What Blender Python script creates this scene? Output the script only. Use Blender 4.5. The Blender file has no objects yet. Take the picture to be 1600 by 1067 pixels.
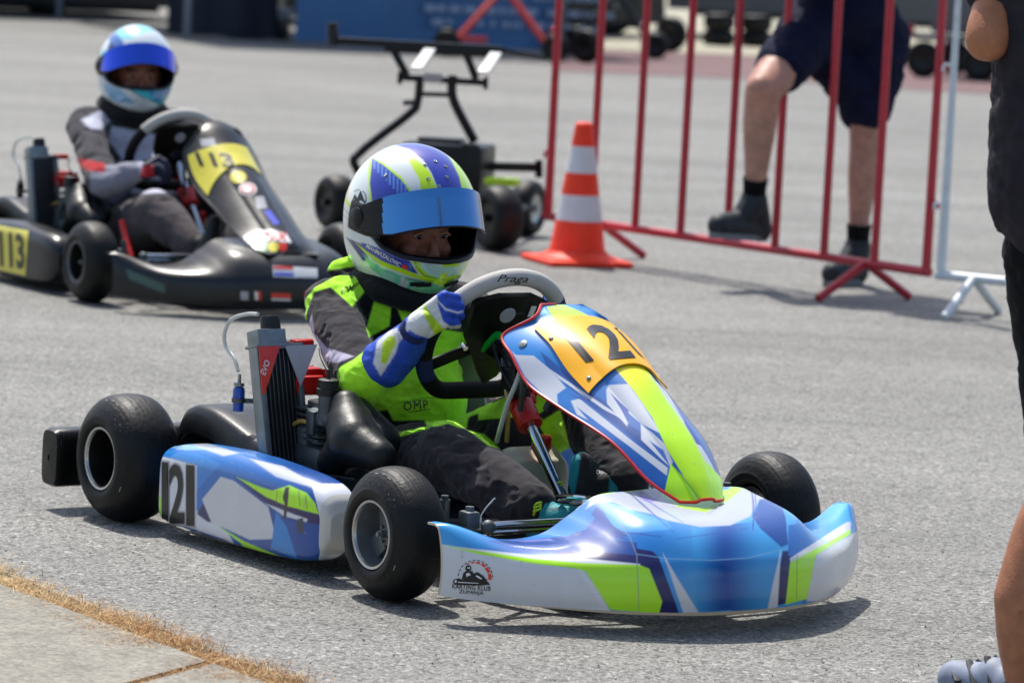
import bpy, bmesh, math, random
import numpy as np
from mathutils import Vector, Matrix, noise
from mathutils.bvhtree import BVHTree
random.seed(7); np.random.seed(7)
SC = bpy.context.scene
COL = SC.collection
R = math.radians

# ---------------------------------------------------------------- camera
FPX, CAMH, ROLL = 6540.0, 1.355, R(3.0)
PITCH = math.atan((533.5 + 157) * math.cos(ROLL) / FPX)
_f = np.array([0, math.cos(PITCH), -math.sin(PITCH)])
_r0 = np.array([1.0, 0, 0]); _u0 = np.cross(_r0, _f)
_r = _r0 * math.cos(ROLL) + _u0 * math.sin(ROLL)
_u = -_r0 * math.sin(ROLL) + _u0 * math.cos(ROLL)
_c = np.array([0, 0, CAMH])
cam = bpy.data.cameras.new('camera')
cam.lens = FPX / 1600 * 36; cam.sensor_width = 36; cam.sensor_fit = 'HORIZONTAL'
cam.clip_start = 0.5; cam.clip_end = 2000
cam.dof.use_dof = True; cam.dof.focus_distance = 8.15; cam.dof.aperture_fstop = 6.6
camo = bpy.data.objects.new('camera', cam); COL.objects.link(camo)
camo.matrix_world = Matrix(((_r[0], _u[0], -_f[0], 0), (_r[1], _u[1], -_f[1], 0), (_r[2], _u[2], -_f[2], CAMH), (0, 0, 0, 1)))
SC.camera = camo

# ---------------------------------------------------------------- world, sun, exposure
SUN_EL = R(61); SUN_AZ = (-0.40, 0.916)          # where the sun stands: beyond the karts, a little left
w = bpy.data.worlds.new('World'); SC.world = w; w.use_nodes = True
nt = w.node_tree; nt.nodes.clear()
sky = nt.nodes.new('ShaderNodeTexSky'); sky.sky_type = 'NISHITA'; sky.sun_disc = False
sky.sun_elevation = SUN_EL; sky.sun_rotation = math.atan2(SUN_AZ[0], SUN_AZ[1])
sky.air_density = 1.0; sky.dust_density = 2.5; sky.ozone_density = 1.0
bg = nt.nodes.new('ShaderNodeBackground'); bg.inputs[1].default_value = 0.15
wo = nt.nodes.new('ShaderNodeOutputWorld')
nt.links.new(sky.outputs[0], bg.inputs[0]); nt.links.new(bg.outputs[0], wo.inputs[0])
sun = bpy.data.lights.new('sun', 'SUN'); sun.energy = 4.2; sun.angle = R(0.55); sun.color = (1, 0.965, 0.9)
suno = bpy.data.objects.new('sun', sun); COL.objects.link(suno)
sv = Vector((SUN_AZ[0], SUN_AZ[1], 0)).normalized() * math.cos(SUN_EL) + Vector((0, 0, math.sin(SUN_EL)))
suno.rotation_euler = sv.to_track_quat('Z', 'Y').to_euler()
SC.view_settings.view_transform = 'Standard'; SC.view_settings.look = 'None'
SC.view_settings.gamma = 1; SC.view_settings.exposure = 0.27

# ---------------------------------------------------------------- pixel <-> space helpers
def ray(x, y):
    return _f + _r * (x - 800) / FPX + _u * (533.5 - y) / FPX
def ground(x, y, z=0.0):
    d = ray(x, y); return Vector(_c + d * (z - CAMH) / d[2])
def deep(x, y, Y):
    d = ray(x, y); return Vector(_c + d * Y / d[1])
def project(P):
    P = np.asarray(P) - _c; z = P @ _f
    return np.stack([800 + FPX * (P @ _r) / z, 533.5 - FPX * (P @ _u) / z], 1)

class Frame:                                    # a kart's own axes: x forward, y to its left, z up
    def __init__(s, ox, oy, deg):
        a = R(deg); s.o = np.array([ox, oy, 0.]); s.ang = a
        s.f = np.array([math.cos(a), math.sin(a), 0]); s.l = np.array([-math.sin(a), math.cos(a), 0]); s.u = np.array([0, 0, 1.])
    def at(s, px, py, x=None, y=None, z=None):
        d = ray(px, py)
        n, c = (s.f, x) if x is not None else (s.l, y) if y is not None else (s.u, z)
        t = (c + s.o @ n - _c @ n) / (d @ n)
        q = _c + d * t - s.o
        return Vector((q @ s.f, q @ s.l, q @ s.u))
    def matrix(s):
        return Matrix(((s.f[0], s.l[0], 0, s.o[0]), (s.f[1], s.l[1], 0, s.o[1]), (0, 0, 1, 0), (0, 0, 0, 1)))

# ---------------------------------------------------------------- object helpers
def tag(o, label=None, cat=None, group=None, kind=None):
    for k, v in (('label', label), ('category', cat), ('group', group), ('kind', kind)):
        if v: o[k] = v
    return o
def empty(name, mat4=None, **kw):
    o = bpy.data.objects.new(name, None); COL.objects.link(o); o.empty_display_size = 0.1
    if mat4 is not None: o.matrix_world = mat4
    return tag(o, **kw)
def link(name, me, mats, parent=None, smooth=True, auto=None):
    o = bpy.data.objects.new(name, me); COL.objects.link(o)
    for m in (mats if isinstance(mats, (list, tuple)) else [mats]): me.materials.append(m)
    if parent is not None: o.parent = parent
    if smooth:
        me.polygons.foreach_set('use_smooth', [True] * len(me.polygons))
        if auto is not None:
            me.update()
            bm = bmesh.new(); bm.from_mesh(me)
            for e in bm.edges:
                if len(e.link_faces) == 2 and e.calc_face_angle(0) > R(auto): e.smooth = False
            bm.to_mesh(me); bm.free()
    me.update()
    return o
def V(*a): return Vector(a)

def crom(P, n):
    """Catmull-Rom through the rows of P (k, d) -> (n, d), evenly in parameter."""
    P = np.asarray(P, float); k = len(P)
    if k == 2:
        t = np.linspace(0, 1, n)[:, None]; return P[0] * (1 - t) + P[1] * t
    Q = np.concatenate([[2 * P[0] - P[1]], P, [2 * P[-1] - P[-2]]])
    t = np.linspace(0, k - 1, n); i = np.minimum(t.astype(int), k - 2); u = (t - i).reshape((-1,) + (1,) * (P.ndim - 1))
    a, b, c, d = Q[i], Q[i + 1], Q[i + 2], Q[i + 3]
    return 0.5 * ((2 * b) + (-a + c) * u + (2 * a - 5 * b + 4 * c - d) * u * u + (-a + 3 * b - 3 * c + d) * u ** 3)
def cgrid(G, nu, nv):
    """G (ku, kv, 3) control net -> (nu, nv, 3)."""
    A = crom(np.asarray(G, float), nu)
    return np.swapaxes(crom(np.swapaxes(A, 0, 1), nv), 0, 1)

class MB:
    """collects shapes into one mesh"""
    def __init__(s): s.v = []; s.f = []; s.m = []
    def add(s, vs, fs, m=0):
        b = len(s.v); s.v += [tuple(p) for p in vs]; s.f += [tuple(i + b for i in f) for f in fs]; s.m += [m] * len(fs); return s
    def box(s, c, d, rot=None, m=0, bev=0.0):
        bm = bmesh.new(); bmesh.ops.create_cube(bm, size=1)
        bmesh.ops.scale(bm, vec=d, verts=bm.verts)
        if bev > 0: bmesh.ops.bevel(bm, geom=bm.edges[:], offset=bev, segments=2, affect='EDGES', profile=0.6)
        M = (rot.to_4x4() if rot is not None else Matrix.Identity(4)); M = Matrix.Translation(c) @ M
        bmesh.ops.transform(bm, matrix=M, verts=bm.verts)
        bm.verts.index_update(); s.add([v.co for v in bm.verts], [[v.index for v in f.verts] for f in bm.faces], m); bm.free(); return s
    def beam(s, a, b, wdt, h, up=(0, 0, 1), m=0, bev=0.0):
        a = Vector(a); b = Vector(b); x = (b - a); L = x.length; x.normalize()
        y = Vector(up).cross(x).normalized(); z = x.cross(y)
        return s.box((a + b) / 2, (L, wdt, h), Matrix((x, y, z)).transposed(), m, bev)
    def tube(s, P, r, n=12, m=0, smooth=0, cap=True, closed=False):
        P = [Vector(p) for p in P]; r = r if isinstance(r, (list, tuple)) else [r] * len(P)
        if smooth:
            Q = crom([list(p) + [q] for p, q in zip(P, r)], smooth); P = [Vector(q[:3]) for q in Q]; r = [float(q[3]) for q in Q]
        b = len(s.v); k = len(P)
        t = [(P[min(i + 1, k - 1)] - P[max(i - 1, 0)]).normalized() for i in range(k)]
        if closed: t = [(P[(i + 1) % k] - P[(i - 1) % k]).normalized() for i in range(k)]
        nrm = t[0].orthogonal().normalized()
        for i in range(k):
            nrm = (nrm - t[i] * nrm.dot(t[i])).normalized(); bn = t[i].cross(nrm)
            for j in range(n):
                a = 2 * math.pi * j / n
                s.v.append(tuple(P[i] + (nrm * math.cos(a) + bn * math.sin(a)) * r[i]))
        K = k if closed else k - 1
        for i in range(K):
            for j in range(n):
                i2 = (i + 1) % k
                s.f.append((b + i * n + j, b + i * n + (j + 1) % n, b + i2 * n + (j + 1) % n, b + i2 * n + j)); s.m.append(m)
        if cap and not closed:
            s.f.append(tuple(b + j for j in reversed(range(n)))); s.m.append(m)
            s.f.append(tuple(b + (k - 1) * n + j for j in range(n))); s.m.append(m)
        return s
    def lathe(s, prof, c, axis, n=48, m=0):
        """prof: list of (offset along axis, radius[, material])"""
        ax = Vector(axis).normalized(); u = ax.orthogonal().normalized(); w_ = ax.cross(u); c = Vector(c); b = len(s.v)
        for p in prof:
            for j in range(n):
                a = 2 * math.pi * j / n
                s.v.append(tuple(c + ax * p[0] + (u * math.cos(a) + w_ * math.sin(a)) * max(p[1], 1e-5)))
        for i in range(len(prof) - 1):
            mi = prof[i][2] if len(prof[i]) > 2 else m
            for j in range(n):
                s.f.append((b + i * n + j, b + i * n + (j + 1) % n, b + (i + 1) * n + (j + 1) % n, b + (i + 1) * n + j)); s.m.append(mi)
        return s
    def ball(s, c, rad, rot=None, m=0, n=16):
        rad = (rad,) * 3 if isinstance(rad, (int, float)) else rad
        bm = bmesh.new(); bmesh.ops.create_uvsphere(bm, u_segments=n * 2, v_segments=n, radius=1)
        M = Matrix.Translation(c) @ (rot.to_4x4() if rot is not None else Matrix.Identity(4)) @ Matrix.Diagonal((*rad, 1))
        bmesh.ops.transform(bm, matrix=M, verts=bm.verts); bm.verts.index_update()
        s.add([v.co for v in bm.verts], [[v.index for v in f.verts] for f in bm.faces], m); bm.free(); return s
    def limb(s, a, ra, b, rb, n=20):
        """tapered round-ended limb"""
        a = Vector(a); b = Vector(b); d = (b - a).normalized()
        P, r = [], []
        for k in range(6): t = R(90 - k * 18 * 0.98); P.append(a - d * ra * math.sin(t)); r.append(max(ra * math.cos(t), ra * 0.03))
        for k in range(6): t = R(k * 18 * 0.98); P.append(b + d * rb * math.sin(t)); r.append(max(rb * math.cos(t), rb * 0.03))
        return s.tube(P, r, n)
    def chain(s, pts):
        """pts [(point, radius), ...] -> limbs end to end"""
        for (a, ra), (b, rb) in zip(pts[:-1], pts[1:]): s.limb(a, ra, b, rb)
        return s
    def grid(s, G, m=0, flip=False, wrap=False):
        nu, nv = G.shape[:2]; b = len(s.v); s.v += [tuple(p) for p in G.reshape(-1, 3)]
        for i in range(nu - 1):
            for j in range(nv if wrap else nv - 1):
                j2 = (j + 1) % nv
                q = (b + i * nv + j, b + (i + 1) * nv + j, b + (i + 1) * nv + j2, b + i * nv + j2)
                s.f.append(q[::-1] if flip else q); s.m.append(m)
        return s
    def prism(s, poly, thick, m=0):
        """poly: list of 3-D points in a plane; thick: extrusion vector"""
        poly = [Vector(p) for p in poly]; t = Vector(thick); n = len(poly)
        vs = poly + [p + t for p in poly]
        fs = [tuple(range(n)), tuple(reversed(range(n, 2 * n)))] + [(i, i + n, (i + 1) % n + n, (i + 1) % n) for i in range(n)]
        return s.add(vs, fs, m)
    def mesh(s, name):
        me = bpy.data.meshes.new(name); me.from_pydata(s.v, [], s.f); me.update()
        me.polygons.foreach_set('material_index', s.m); me.update(); return me
    def build(s, name, mats, parent=None, smooth=True, auto=35, fix=True, weld=0):
        me = s.mesh(name)
        if fix or weld:
            bm = bmesh.new(); bm.from_mesh(me)
            if weld: bmesh.ops.remove_doubles(bm, verts=bm.verts, dist=weld)
            if fix: bmesh.ops.recalc_face_normals(bm, faces=bm.faces)
            bm.to_mesh(me); bm.free()
        return link(name, me, mats, parent, smooth, auto)

def evaluated(me, mods):
    """run modifiers on a mesh, return the new mesh"""
    o = bpy.data.objects.new('tmp', me); COL.objects.link(o)
    for kind, kw in mods:
        m = o.modifiers.new(kind, kind)
        for k, v in kw.items(): setattr(m, k, v)
    dg = bpy.context.evaluated_depsgraph_get(); dg.update()
    out = bpy.data.meshes.new_from_object(o.evaluated_get(dg))
    bpy.data.objects.remove(o); return out
def organic(mb, voxel=0.008, it=6, subs=0):
    me = mb.mesh('organic')
    mods = [('REMESH', dict(mode='VOXEL', voxel_size=voxel)), ('SMOOTH', dict(factor=0.5, iterations=it))]
    if subs: mods.append(('SUBSURF', dict(levels=subs, render_levels=subs)))
    return evaluated(me, mods)
def displace(me, fn):
    """fn(co (n,3), normal (n,3)) -> offset along the normal"""
    n = len(me.vertices); co = np.empty(n * 3); me.vertices.foreach_get('co', co); co = co.reshape(-1, 3)
    no = np.empty(n * 3); me.vertices.foreach_get('normal', no); no = no.reshape(-1, 3)
    co = co + no * fn(co, no)[:, None]
    me.vertices.foreach_set('co', co.ravel()); me.update()
def fbm(co, sc, seed=0.0, octs=3, stretch=(1, 1, 1)):
    s = np.array(stretch) * sc
    return np.array([noise.fractal(Vector(p * s + seed), 0.9, 2.1, octs) for p in co])

# ---------------------------------------------------------------- painting liveries
def lin(h):
    h = h.lstrip('#'); c = [int(h[i:i + 2], 16) / 255 for i in (0, 2, 4)]
    return np.array([x / 12.92 if x <= 0.04045 else ((x + 0.055) / 1.055) ** 2.4 for x in c])
def inside(poly, P):
    poly = np.asarray(poly, float); x, y = P[:, 0], P[:, 1]; r = np.zeros(len(P), bool)
    j = len(poly) - 1
    for i in range(len(poly)):
        xi, yi = poly[i]; xj, yj = poly[j]
        c = ((yi > y) != (yj > y)) & (x < (xj - xi) * (y - yi) / (yj - yi + 1e-12) + xi)
        r ^= c; j = i
    return r
def cover(poly, P, soft=1.5):
    """how far inside an outline each point lies, 0..1 over a soft edge"""
    poly = np.asarray(poly, float); a = np.zeros(len(P)); mn, mx = poly.min(0) - soft, poly.max(0) + soft
    k = np.where(((P > mn) & (P < mx)).all(1))[0]
    if len(k) == 0: return a
    Q = P[k]; d2 = np.full(len(k), 1e9); n = len(poly)
    for i in range(n):
        p0, p1 = poly[i], poly[(i + 1) % n]; e = p1 - p0; L = e @ e + 1e-12
        t = np.clip(((Q - p0) @ e) / L, 0, 1); r = Q - p0 - t[:, None] * e; d2 = np.minimum(d2, (r * r).sum(1))
    d = np.sqrt(d2) * np.where(inside(poly, Q), 1, -1)
    a[k] = np.clip(.5 + d / (2 * soft), 0, 1); return a
def zoom(x0, y0, s): return lambda *p: [(x0 + a / s, y0 + b / s) for a, b in p]
def ring(cx, cy, rx, ry, n=24): return [(cx + rx * math.cos(2 * math.pi * k / n), cy + ry * math.sin(2 * math.pi * k / n)) for k in range(n)]
def line(pts, wd):
    """a thin band along a polyline, as one polygon"""
    L, Rr = [], []
    for i, p in enumerate(pts):
        a = pts[max(i - 1, 0)]; b = pts[min(i + 1, len(pts) - 1)]
        d = np.array([b[0] - a[0], b[1] - a[1]], float); d /= np.linalg.norm(d) + 1e-9
        k = wd * (1 if 0 < i < len(pts) - 1 else 0.4)
        L.append((p[0] - d[1] * k / 2, p[1] + d[0] * k / 2)); Rr.append((p[0] + d[1] * k / 2, p[1] - d[0] * k / 2))
    return L + Rr[::-1]
def paint(me, M, base, layers, mirror=None, local=None, soft=1.1):
    """colour every vertex of a part; M: its world matrix; layers [(colour, outline)]; the unseen side takes the mirror's colours"""
    n = len(me.vertices); co = np.empty(n * 3); me.vertices.foreach_get('co', co); co = co.reshape(-1, 3)
    no = np.empty(n * 3); me.vertices.foreach_get('normal', no); no = no.reshape(-1, 3)
    M = np.array(M)
    Pw = co @ M[:3, :3].T + M[:3, 3]; Nw = no @ M[:3, :3].T
    back = ((Pw - _c) * Nw).sum(1) > 0
    q = project(Pw)
    col = np.tile(np.append(lin(base), 1.0), (n, 1))
    if mirror is not None:
        cm = co.copy(); cm[:, 1] = 2 * mirror - cm[:, 1]
        qm = project(cm @ M[:3, :3].T + M[:3, 3]); q[back] = qm[back]
    for c, poly in layers:
        if callable(poly): al = poly(co, q).astype(float)
        else:
            al = cover(poly, q, soft)
            if mirror is None: al = al * ~back
        m = al > 0; al = al[m][:, None]
        col[m, :3] = col[m, :3] * (1 - al) + (c(q[m], co[m]) if callable(c) else lin(c)) * al
    if local: local(co, no, col)
    at = me.color_attributes.get('paint') or me.color_attributes.new('paint', 'FLOAT_COLOR', 'POINT')
    at.data.foreach_set('color', col.ravel())
    return col
def grad(c0, c1, a, b):
    """a blend between two colours along a->b (pixels)"""
    c0, c1 = lin(c0), lin(c1); a = np.array(a, float); d = np.array(b, float) - a; L = (d @ d)
    def g(q, co):
        t = np.clip(((q - a) @ d) / L, 0, 1)[:, None]; t = t * t * (3 - 2 * t)
        return c0 * (1 - t) + c1 * t
    return g

def textmesh(txt, bold=0.0, shear=0.0, spacing=1.0):
    cu = bpy.data.curves.new('t', 'FONT'); cu.body = txt; cu.offset = bold; cu.shear = shear; cu.space_character = spacing
    cu.align_x = 'CENTER'; cu.align_y = 'CENTER'; cu.resolution_u = 3
    o = bpy.data.objects.new('t', cu); COL.objects.link(o)
    dg = bpy.context.evaluated_depsgraph_get(); dg.update()
    me = bpy.data.meshes.new_from_object(o.evaluated_get(dg)); bpy.data.objects.remove(o)
    v = np.array([tuple(x.co)[:2] for x in me.vertices]); f = [tuple(p.vertices) for p in me.polygons]
    mn, mx = v.min(0), v.max(0); v = (v - (mn + mx) / 2) / (mx - mn)      # unit box, centred
    return v, f
def polymesh(poly, step=None):
    from mathutils.geometry import tessellate_polygon
    f = tessellate_polygon([[Vector((x, y, 0)) for x, y in poly]])
    return np.array(poly, float), [tuple(t) for t in f]
def finer(v, f, step=3.0):
    """cut a flat figure into small triangles so that it can lie on a curved skin"""
    bm = bmesh.new(); q = [bm.verts.new((x, y, 0)) for x, y in v]
    for t in f:
        try: bm.faces.new([q[i] for i in t])
        except ValueError: pass
    bmesh.ops.triangulate(bm, faces=bm.faces[:])
    for _ in range(6):
        e = [e for e in bm.edges if e.calc_length() > step]
        if not e: break
        bmesh.ops.subdivide_edges(bm, edges=e, cuts=1); bmesh.ops.triangulate(bm, faces=[f for f in bm.faces if len(f.verts) > 3])
    bm.verts.index_update(); out = [tuple(x.co)[:2] for x in bm.verts], [tuple(x.index for x in f.verts) for f in bm.faces]
    bm.free(); return out
def stick(o, M, v, f, mat, off=0.001):
    """lay flat figure v (pixels), f onto the visible surface of o; joins o's mesh"""
    me = o.data; bm = bmesh.new(); bm.from_mesh(me); tree = BVHTree.FromBMesh(bm)
    Mi = M.inverted(); o3 = Mi @ Vector(_c)
    if mat.name not in [m.name for m in me.materials]: me.materials.append(mat)
    mi = [m.name for m in me.materials].index(mat.name)
    v, f = finer(v, f)
    vs = []
    for x, y in v:
        d = (Mi.to_3x3() @ Vector(ray(x, y))).normalized()
        h = tree.ray_cast(o3, d)
        if h[0] is None: vs.append(None); continue
        nn = h[1] if h[1].dot(d) < 0 else -h[1]
        vs.append(bm.verts.new(h[0] + nn * off))
    for t in f:
        q = [vs[i] for i in t]
        if None in q: continue
        try: F = bm.faces.new(q)
        except ValueError: continue
        F.material_index = mi; F.smooth = True
        F.normal_update()
        if F.normal.dot((Mi.to_3x3() @ Vector(ray(*v[t[0]])))) > 0: F.normal_flip()
    bm.to_mesh(me); bm.free(); me.update()
def sticktext(o, M, txt, c, ex, ey, mat, bold=0, shear=0, off=0.001, spacing=1.0):
    """text centred at c (px); ex, ey: full width / height vectors in px (ey points up the letters)"""
    v, f = textmesh(txt, bold, shear, spacing)
    v = np.array(c) + v[:, :1] * np.array(ex) + v[:, 1:] * np.array(ey)
    stick(o, M, v, f, mat, off)

# ---------------------------------------------------------------- materials
def nodes(m):
    m.use_nodes = True; return m.node_tree, m.node_tree.nodes, m.node_tree.links, m.node_tree.nodes['Principled BSDF']
def mat(name, col, rough=0.5, metal=0.0, coat=0.0, var=0.06, scale=30, bump=0.0, bscale=200, spec=0.5, trans=0.0, sheen=0.0, alpha=1.0, attr=False, coatr=0.08):
    m = bpy.data.materials.new(name); t, N, L, b = nodes(m)
    c = tuple(lin(col)) + (1,) if isinstance(col, str) else tuple(col) + (1,)
    b.inputs['Roughness'].default_value = rough; b.inputs['Metallic'].default_value = metal
    b.inputs['Coat Weight'].default_value = coat; b.inputs['Coat Roughness'].default_value = coatr
    b.inputs['Specular IOR Level'].default_value = spec; b.inputs['Transmission Weight'].default_value = trans
    b.inputs['Sheen Weight'].default_value = sheen; b.inputs['Alpha'].default_value = alpha
    tc = N.new('ShaderNodeTexCoord'); nz = N.new('ShaderNodeTexNoise'); nz.inputs['Scale'].default_value = scale; nz.inputs['Detail'].default_value = 6
    L.new(tc.outputs['Object'], nz.inputs['Vector'])
    mp = N.new('ShaderNodeMapRange'); mp.inputs[1].default_value = 0.3; mp.inputs[2].default_value = 0.7
    mp.inputs[3].default_value = 1 - var; mp.inputs[4].default_value = 1 + var
    L.new(nz.outputs['Fac'], mp.inputs[0])
    mx = N.new('ShaderNodeVectorMath'); mx.operation = 'SCALE'
    if attr:
        a = N.new('ShaderNodeVertexColor'); a.layer_name = 'paint'; L.new(a.outputs['Color'], mx.inputs[0])
    else: mx.inputs[0].default_value = c[:3]
    L.new(mp.outputs[0], mx.inputs['Scale']); L.new(mx.outputs[0], b.inputs['Base Color'])
    mr = N.new('ShaderNodeMapRange'); mr.inputs[1].default_value = 0.3; mr.inputs[2].default_value = 0.75
    mr.inputs[3].default_value = max(rough - 0.06, 0.02); mr.inputs[4].default_value = min(rough + 0.1, 1)
    nz2 = N.new('ShaderNodeTexNoise'); nz2.inputs['Scale'].default_value = scale * 0.6; nz2.inputs['Detail'].default_value = 8
    L.new(tc.outputs['Object'], nz2.inputs['Vector']); L.new(nz2.outputs['Fac'], mr.inputs[0]); L.new(mr.outputs[0], b.inputs['Roughness'])
    if bump:
        bn = N.new('ShaderNodeTexNoise'); bn.inputs['Scale'].default_value = bscale; bn.inputs['Detail'].default_value = 4
        L.new(tc.outputs['Object'], bn.inputs['Vector'])
        bp = N.new('ShaderNodeBump'); bp.inputs['Strength'].default_value = 1; bp.inputs['Distance'].default_value = bump
        L.new(bn.outputs['Fac'], bp.inputs['Height']); L.new(bp.outputs[0], b.inputs['Normal'])
    return m
M_ = {}
def mk(name, *a, **k): M_[name] = mat(name, *a, **k); return M_[name]
mk('livery', '#ffffff', 0.3, coat=0.45, var=0.03, attr=True, scale=14)
mk('livery_dark', '#0c0e10', 0.34, coat=0.2, spec=0.4, var=0.1, attr=True, scale=12, bump=0.0006, bscale=25)
mk('cloth', '#ffffff', 0.85, var=0.08, attr=True, scale=60, bump=0.0012, bscale=420, spec=0.25, sheen=0.15)
mk('helmet_paint', '#ffffff', 0.22, coat=0.9, var=0.02, attr=True, scale=12)
mk('leather', '#ffffff', 0.6, var=0.08, attr=True, scale=60, bump=0.0012, bscale=160)
mk('skin', '#a8735a', 0.5, var=0.1, scale=25, bump=0.0006, bscale=300, spec=0.35)
mk('skin_paint', '#ffffff', 0.46, var=0.17, attr=True, scale=38, bump=0.0012, bscale=220, spec=0.35)
mk('tyre', '#0a0b0c', 0.5, spec=0.32, var=0.35, scale=35, bump=0.0012, bscale=90)
mk('tyre_mark', '#8c8d8c', 0.8)
mk('rim_grey', '#6a6e71', 0.42, metal=0.4, var=0.1)
mk('rim_dark', '#0f0f10', 0.4, metal=0.2)
mk('rim_lip', '#b3b5b5', 0.25, metal=0.9)
mk('chrome', '#c9cdd0', 0.12, metal=1.0, var=0.04)
mk('steel', '#848d8f', 0.38, metal=0.65, var=0.12, scale=40)
mk('dull_steel', '#596063', 0.5, metal=0.7, var=0.2, scale=40)
mk('black_plastic', '#08090a', 0.36, spec=0.38, var=0.15, bump=0.0004, bscale=200)
mk('black_metal', '#101112', 0.4, metal=0.3, var=0.15)
mk('dark_rubber', '#0e1012', 0.5, var=0.2, bump=0.001, bscale=150)
mk('airbox_plastic', '#121618', 0.44, spec=0.38, var=0.3, scale=18, bump=0.0015, bscale=45)
mk('red_plastic', '#c3120d', 0.38, coat=0.2)
mk('red_anodised', '#b30f14', 0.3, metal=0.5)
mk('green_plastic', '#0ba53a', 0.4)
mk('blue_bottle', '#0b4aa8', 0.3, coat=0.3)
mk('sticker_red', '#e0341c', 0.35, coat=0.3)
mk('sticker_grey', '#a7a7ac', 0.4)
mk('sticker_white', '#e4e4e2', 0.4, coat=0.3)
mk('sticker_black', '#08080a', 0.35, coat=0.1)
mk('sticker_yellow', '#d9cd3a', 0.35, coat=0.4)
mk('plate_orange', '#f7b100', 0.4, coat=0.12, var=0.03, spec=.3)
mk('seat_shell', '#a6a2b4', 0.35, coat=0.3)
mk('tank', '#cfccb6', 0.4, var=0.06, spec=0.4)
mk('hose', '#d9dcd6', 0.2, trans=0.3, var=0.05)
mk('hose_amber', '#b79a52', 0.2, trans=0.2, var=0.1)
mk('wheel_grip', '#b9b6b0', 0.75, bump=0.0008, bscale=350, var=0.05)
mk('wheel_black', '#08080a', 0.75, bump=0.001, bscale=350, spec=.3)
mk('wheel_blue', '#12235e', 0.8, bump=0.001, bscale=350)
mk('fins', '#0b0c0e', 0.45, metal=0.4)
mk('fin_light', '#6d7174', 0.35, metal=0.8)
mk('barrier_red', '#b5172d', 0.4, coat=0.3, var=0.12, scale=25)
mk('barrier_white', '#cfd6da', 0.4, coat=0.2, var=0.1)
mk('cone_orange', '#ff3a0c', 0.5, var=0.05)
mk('cone_white', '#dcdcde', 0.5, var=0.05)
mk('lime_plastic', '#b6e21c', 0.4)
mk('white_paint', '#d9d9d6', 0.45)
mk('gap_black', '#020202', 0.9)
mk('denim', '#0f142e', 0.85, bump=0.002, bscale=60, var=0.2, spec=0.2)
mk('black_cloth', '#0b0b0d', 0.85, bump=0.002, bscale=60, var=0.2, spec=0.2)
mk('grey_cloth', '#2b282f', 0.9, bump=0.002, bscale=70, var=0.2, spec=0.2)
mk('shoe_dark', '#141c24', 0.6, var=0.3, scale=60)
mk('shoe_sole', '#6c7377', 0.7)
mk('shoe_light', '#828b9e', 0.6, var=0.2)
mk('hair', '#1d130c', 0.6)
mk('eye_white', '#85786f', 0.3); mk('eye_dark', '#120b08', 0.1)
def scuff(m, col=(.30, .29, .27), amt=.5):
    t, N, L, b = nodes(m); src = b.inputs['Base Color'].links[0].from_socket; tc = N.new('ShaderNodeTexCoord')
    def layer(scale, rot, sc, lo, hi):
        mp = N.new('ShaderNodeMapping'); mp.inputs['Rotation'].default_value = rot; mp.inputs['Scale'].default_value = sc; L.new(tc.outputs['Object'], mp.inputs[0])
        n = N.new('ShaderNodeTexNoise'); n.inputs['Scale'].default_value = scale; n.inputs['Detail'].default_value = 3; n.inputs['Roughness'].default_value = .5; L.new(mp.outputs[0], n.inputs['Vector'])
        r = N.new('ShaderNodeMapRange'); r.inputs[1].default_value = lo; r.inputs[2].default_value = hi; L.new(n.outputs['Fac'], r.inputs[0]); return r.outputs[0]
    a = layer(14, (.2, .1, .3), (1, 1, 16), .70, .78); c = layer(9, (.9, .2, .1), (1.2, 22, 3), .71, .80); d = layer(55, (0, 0, 0), (1, 1, 1), .70, .78)
    m1 = N.new('ShaderNodeMath'); m1.operation = 'MAXIMUM'; L.new(a, m1.inputs[0]); L.new(c, m1.inputs[1]); m2 = N.new('ShaderNodeMath'); m2.operation = 'MAXIMUM'; L.new(m1.outputs[0], m2.inputs[0]); L.new(d, m2.inputs[1])
    m3 = N.new('ShaderNodeMath'); m3.operation = 'MULTIPLY'; m3.inputs[1].default_value = amt; L.new(m2.outputs[0], m3.inputs[0])
    mx = N.new('ShaderNodeMix'); mx.data_type = 'RGBA'; L.new(m3.outputs[0], mx.inputs['Factor']); L.new(src, mx.inputs['A']); mx.inputs['B'].default_value = (*col, 1); L.new(mx.outputs['Result'], b.inputs['Base Color'])
for k_ in ('livery', 'barrier_red', 'barrier_white', 'cone_orange', 'cone_white', 'black_plastic', 'helmet_paint'): scuff(M_[k_], amt=.5 if k_ != 'helmet_paint' else .15)
scuff(M_['livery_dark'], (.12, .12, .12), .4); scuff(M_['tyre'], (.05, .048, .044), .7)
def visor_mat(name, c0, c1, c2):
    m = bpy.data.materials.new(name); t, N, L, b = nodes(m)
    lw = N.new('ShaderNodeLayerWeight'); lw.inputs[0].default_value = 0.5
    cr = N.new('ShaderNodeValToRGB'); cr.color_ramp.elements[0].color = (*lin(c0), 1); cr.color_ramp.elements[1].color = (*lin(c2), 1)
    e = cr.color_ramp.elements.new(0.5); e.color = (*lin(c1), 1)
    L.new(lw.outputs['Facing'], cr.inputs[0]); L.new(cr.outputs[0], b.inputs['Base Color'])
    b.inputs['Metallic'].default_value = 0.75; b.inputs['Roughness'].default_value = 0.12; b.inputs['Coat Weight'].default_value = 0.6
    M_[name] = m; return m
visor_mat('visor_blue', '#4d93cf', '#2f74b8', '#2a3fae')
visor_mat('visor_violet', '#2f62e0', '#2f49e0', '#6a2bd0')
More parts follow.
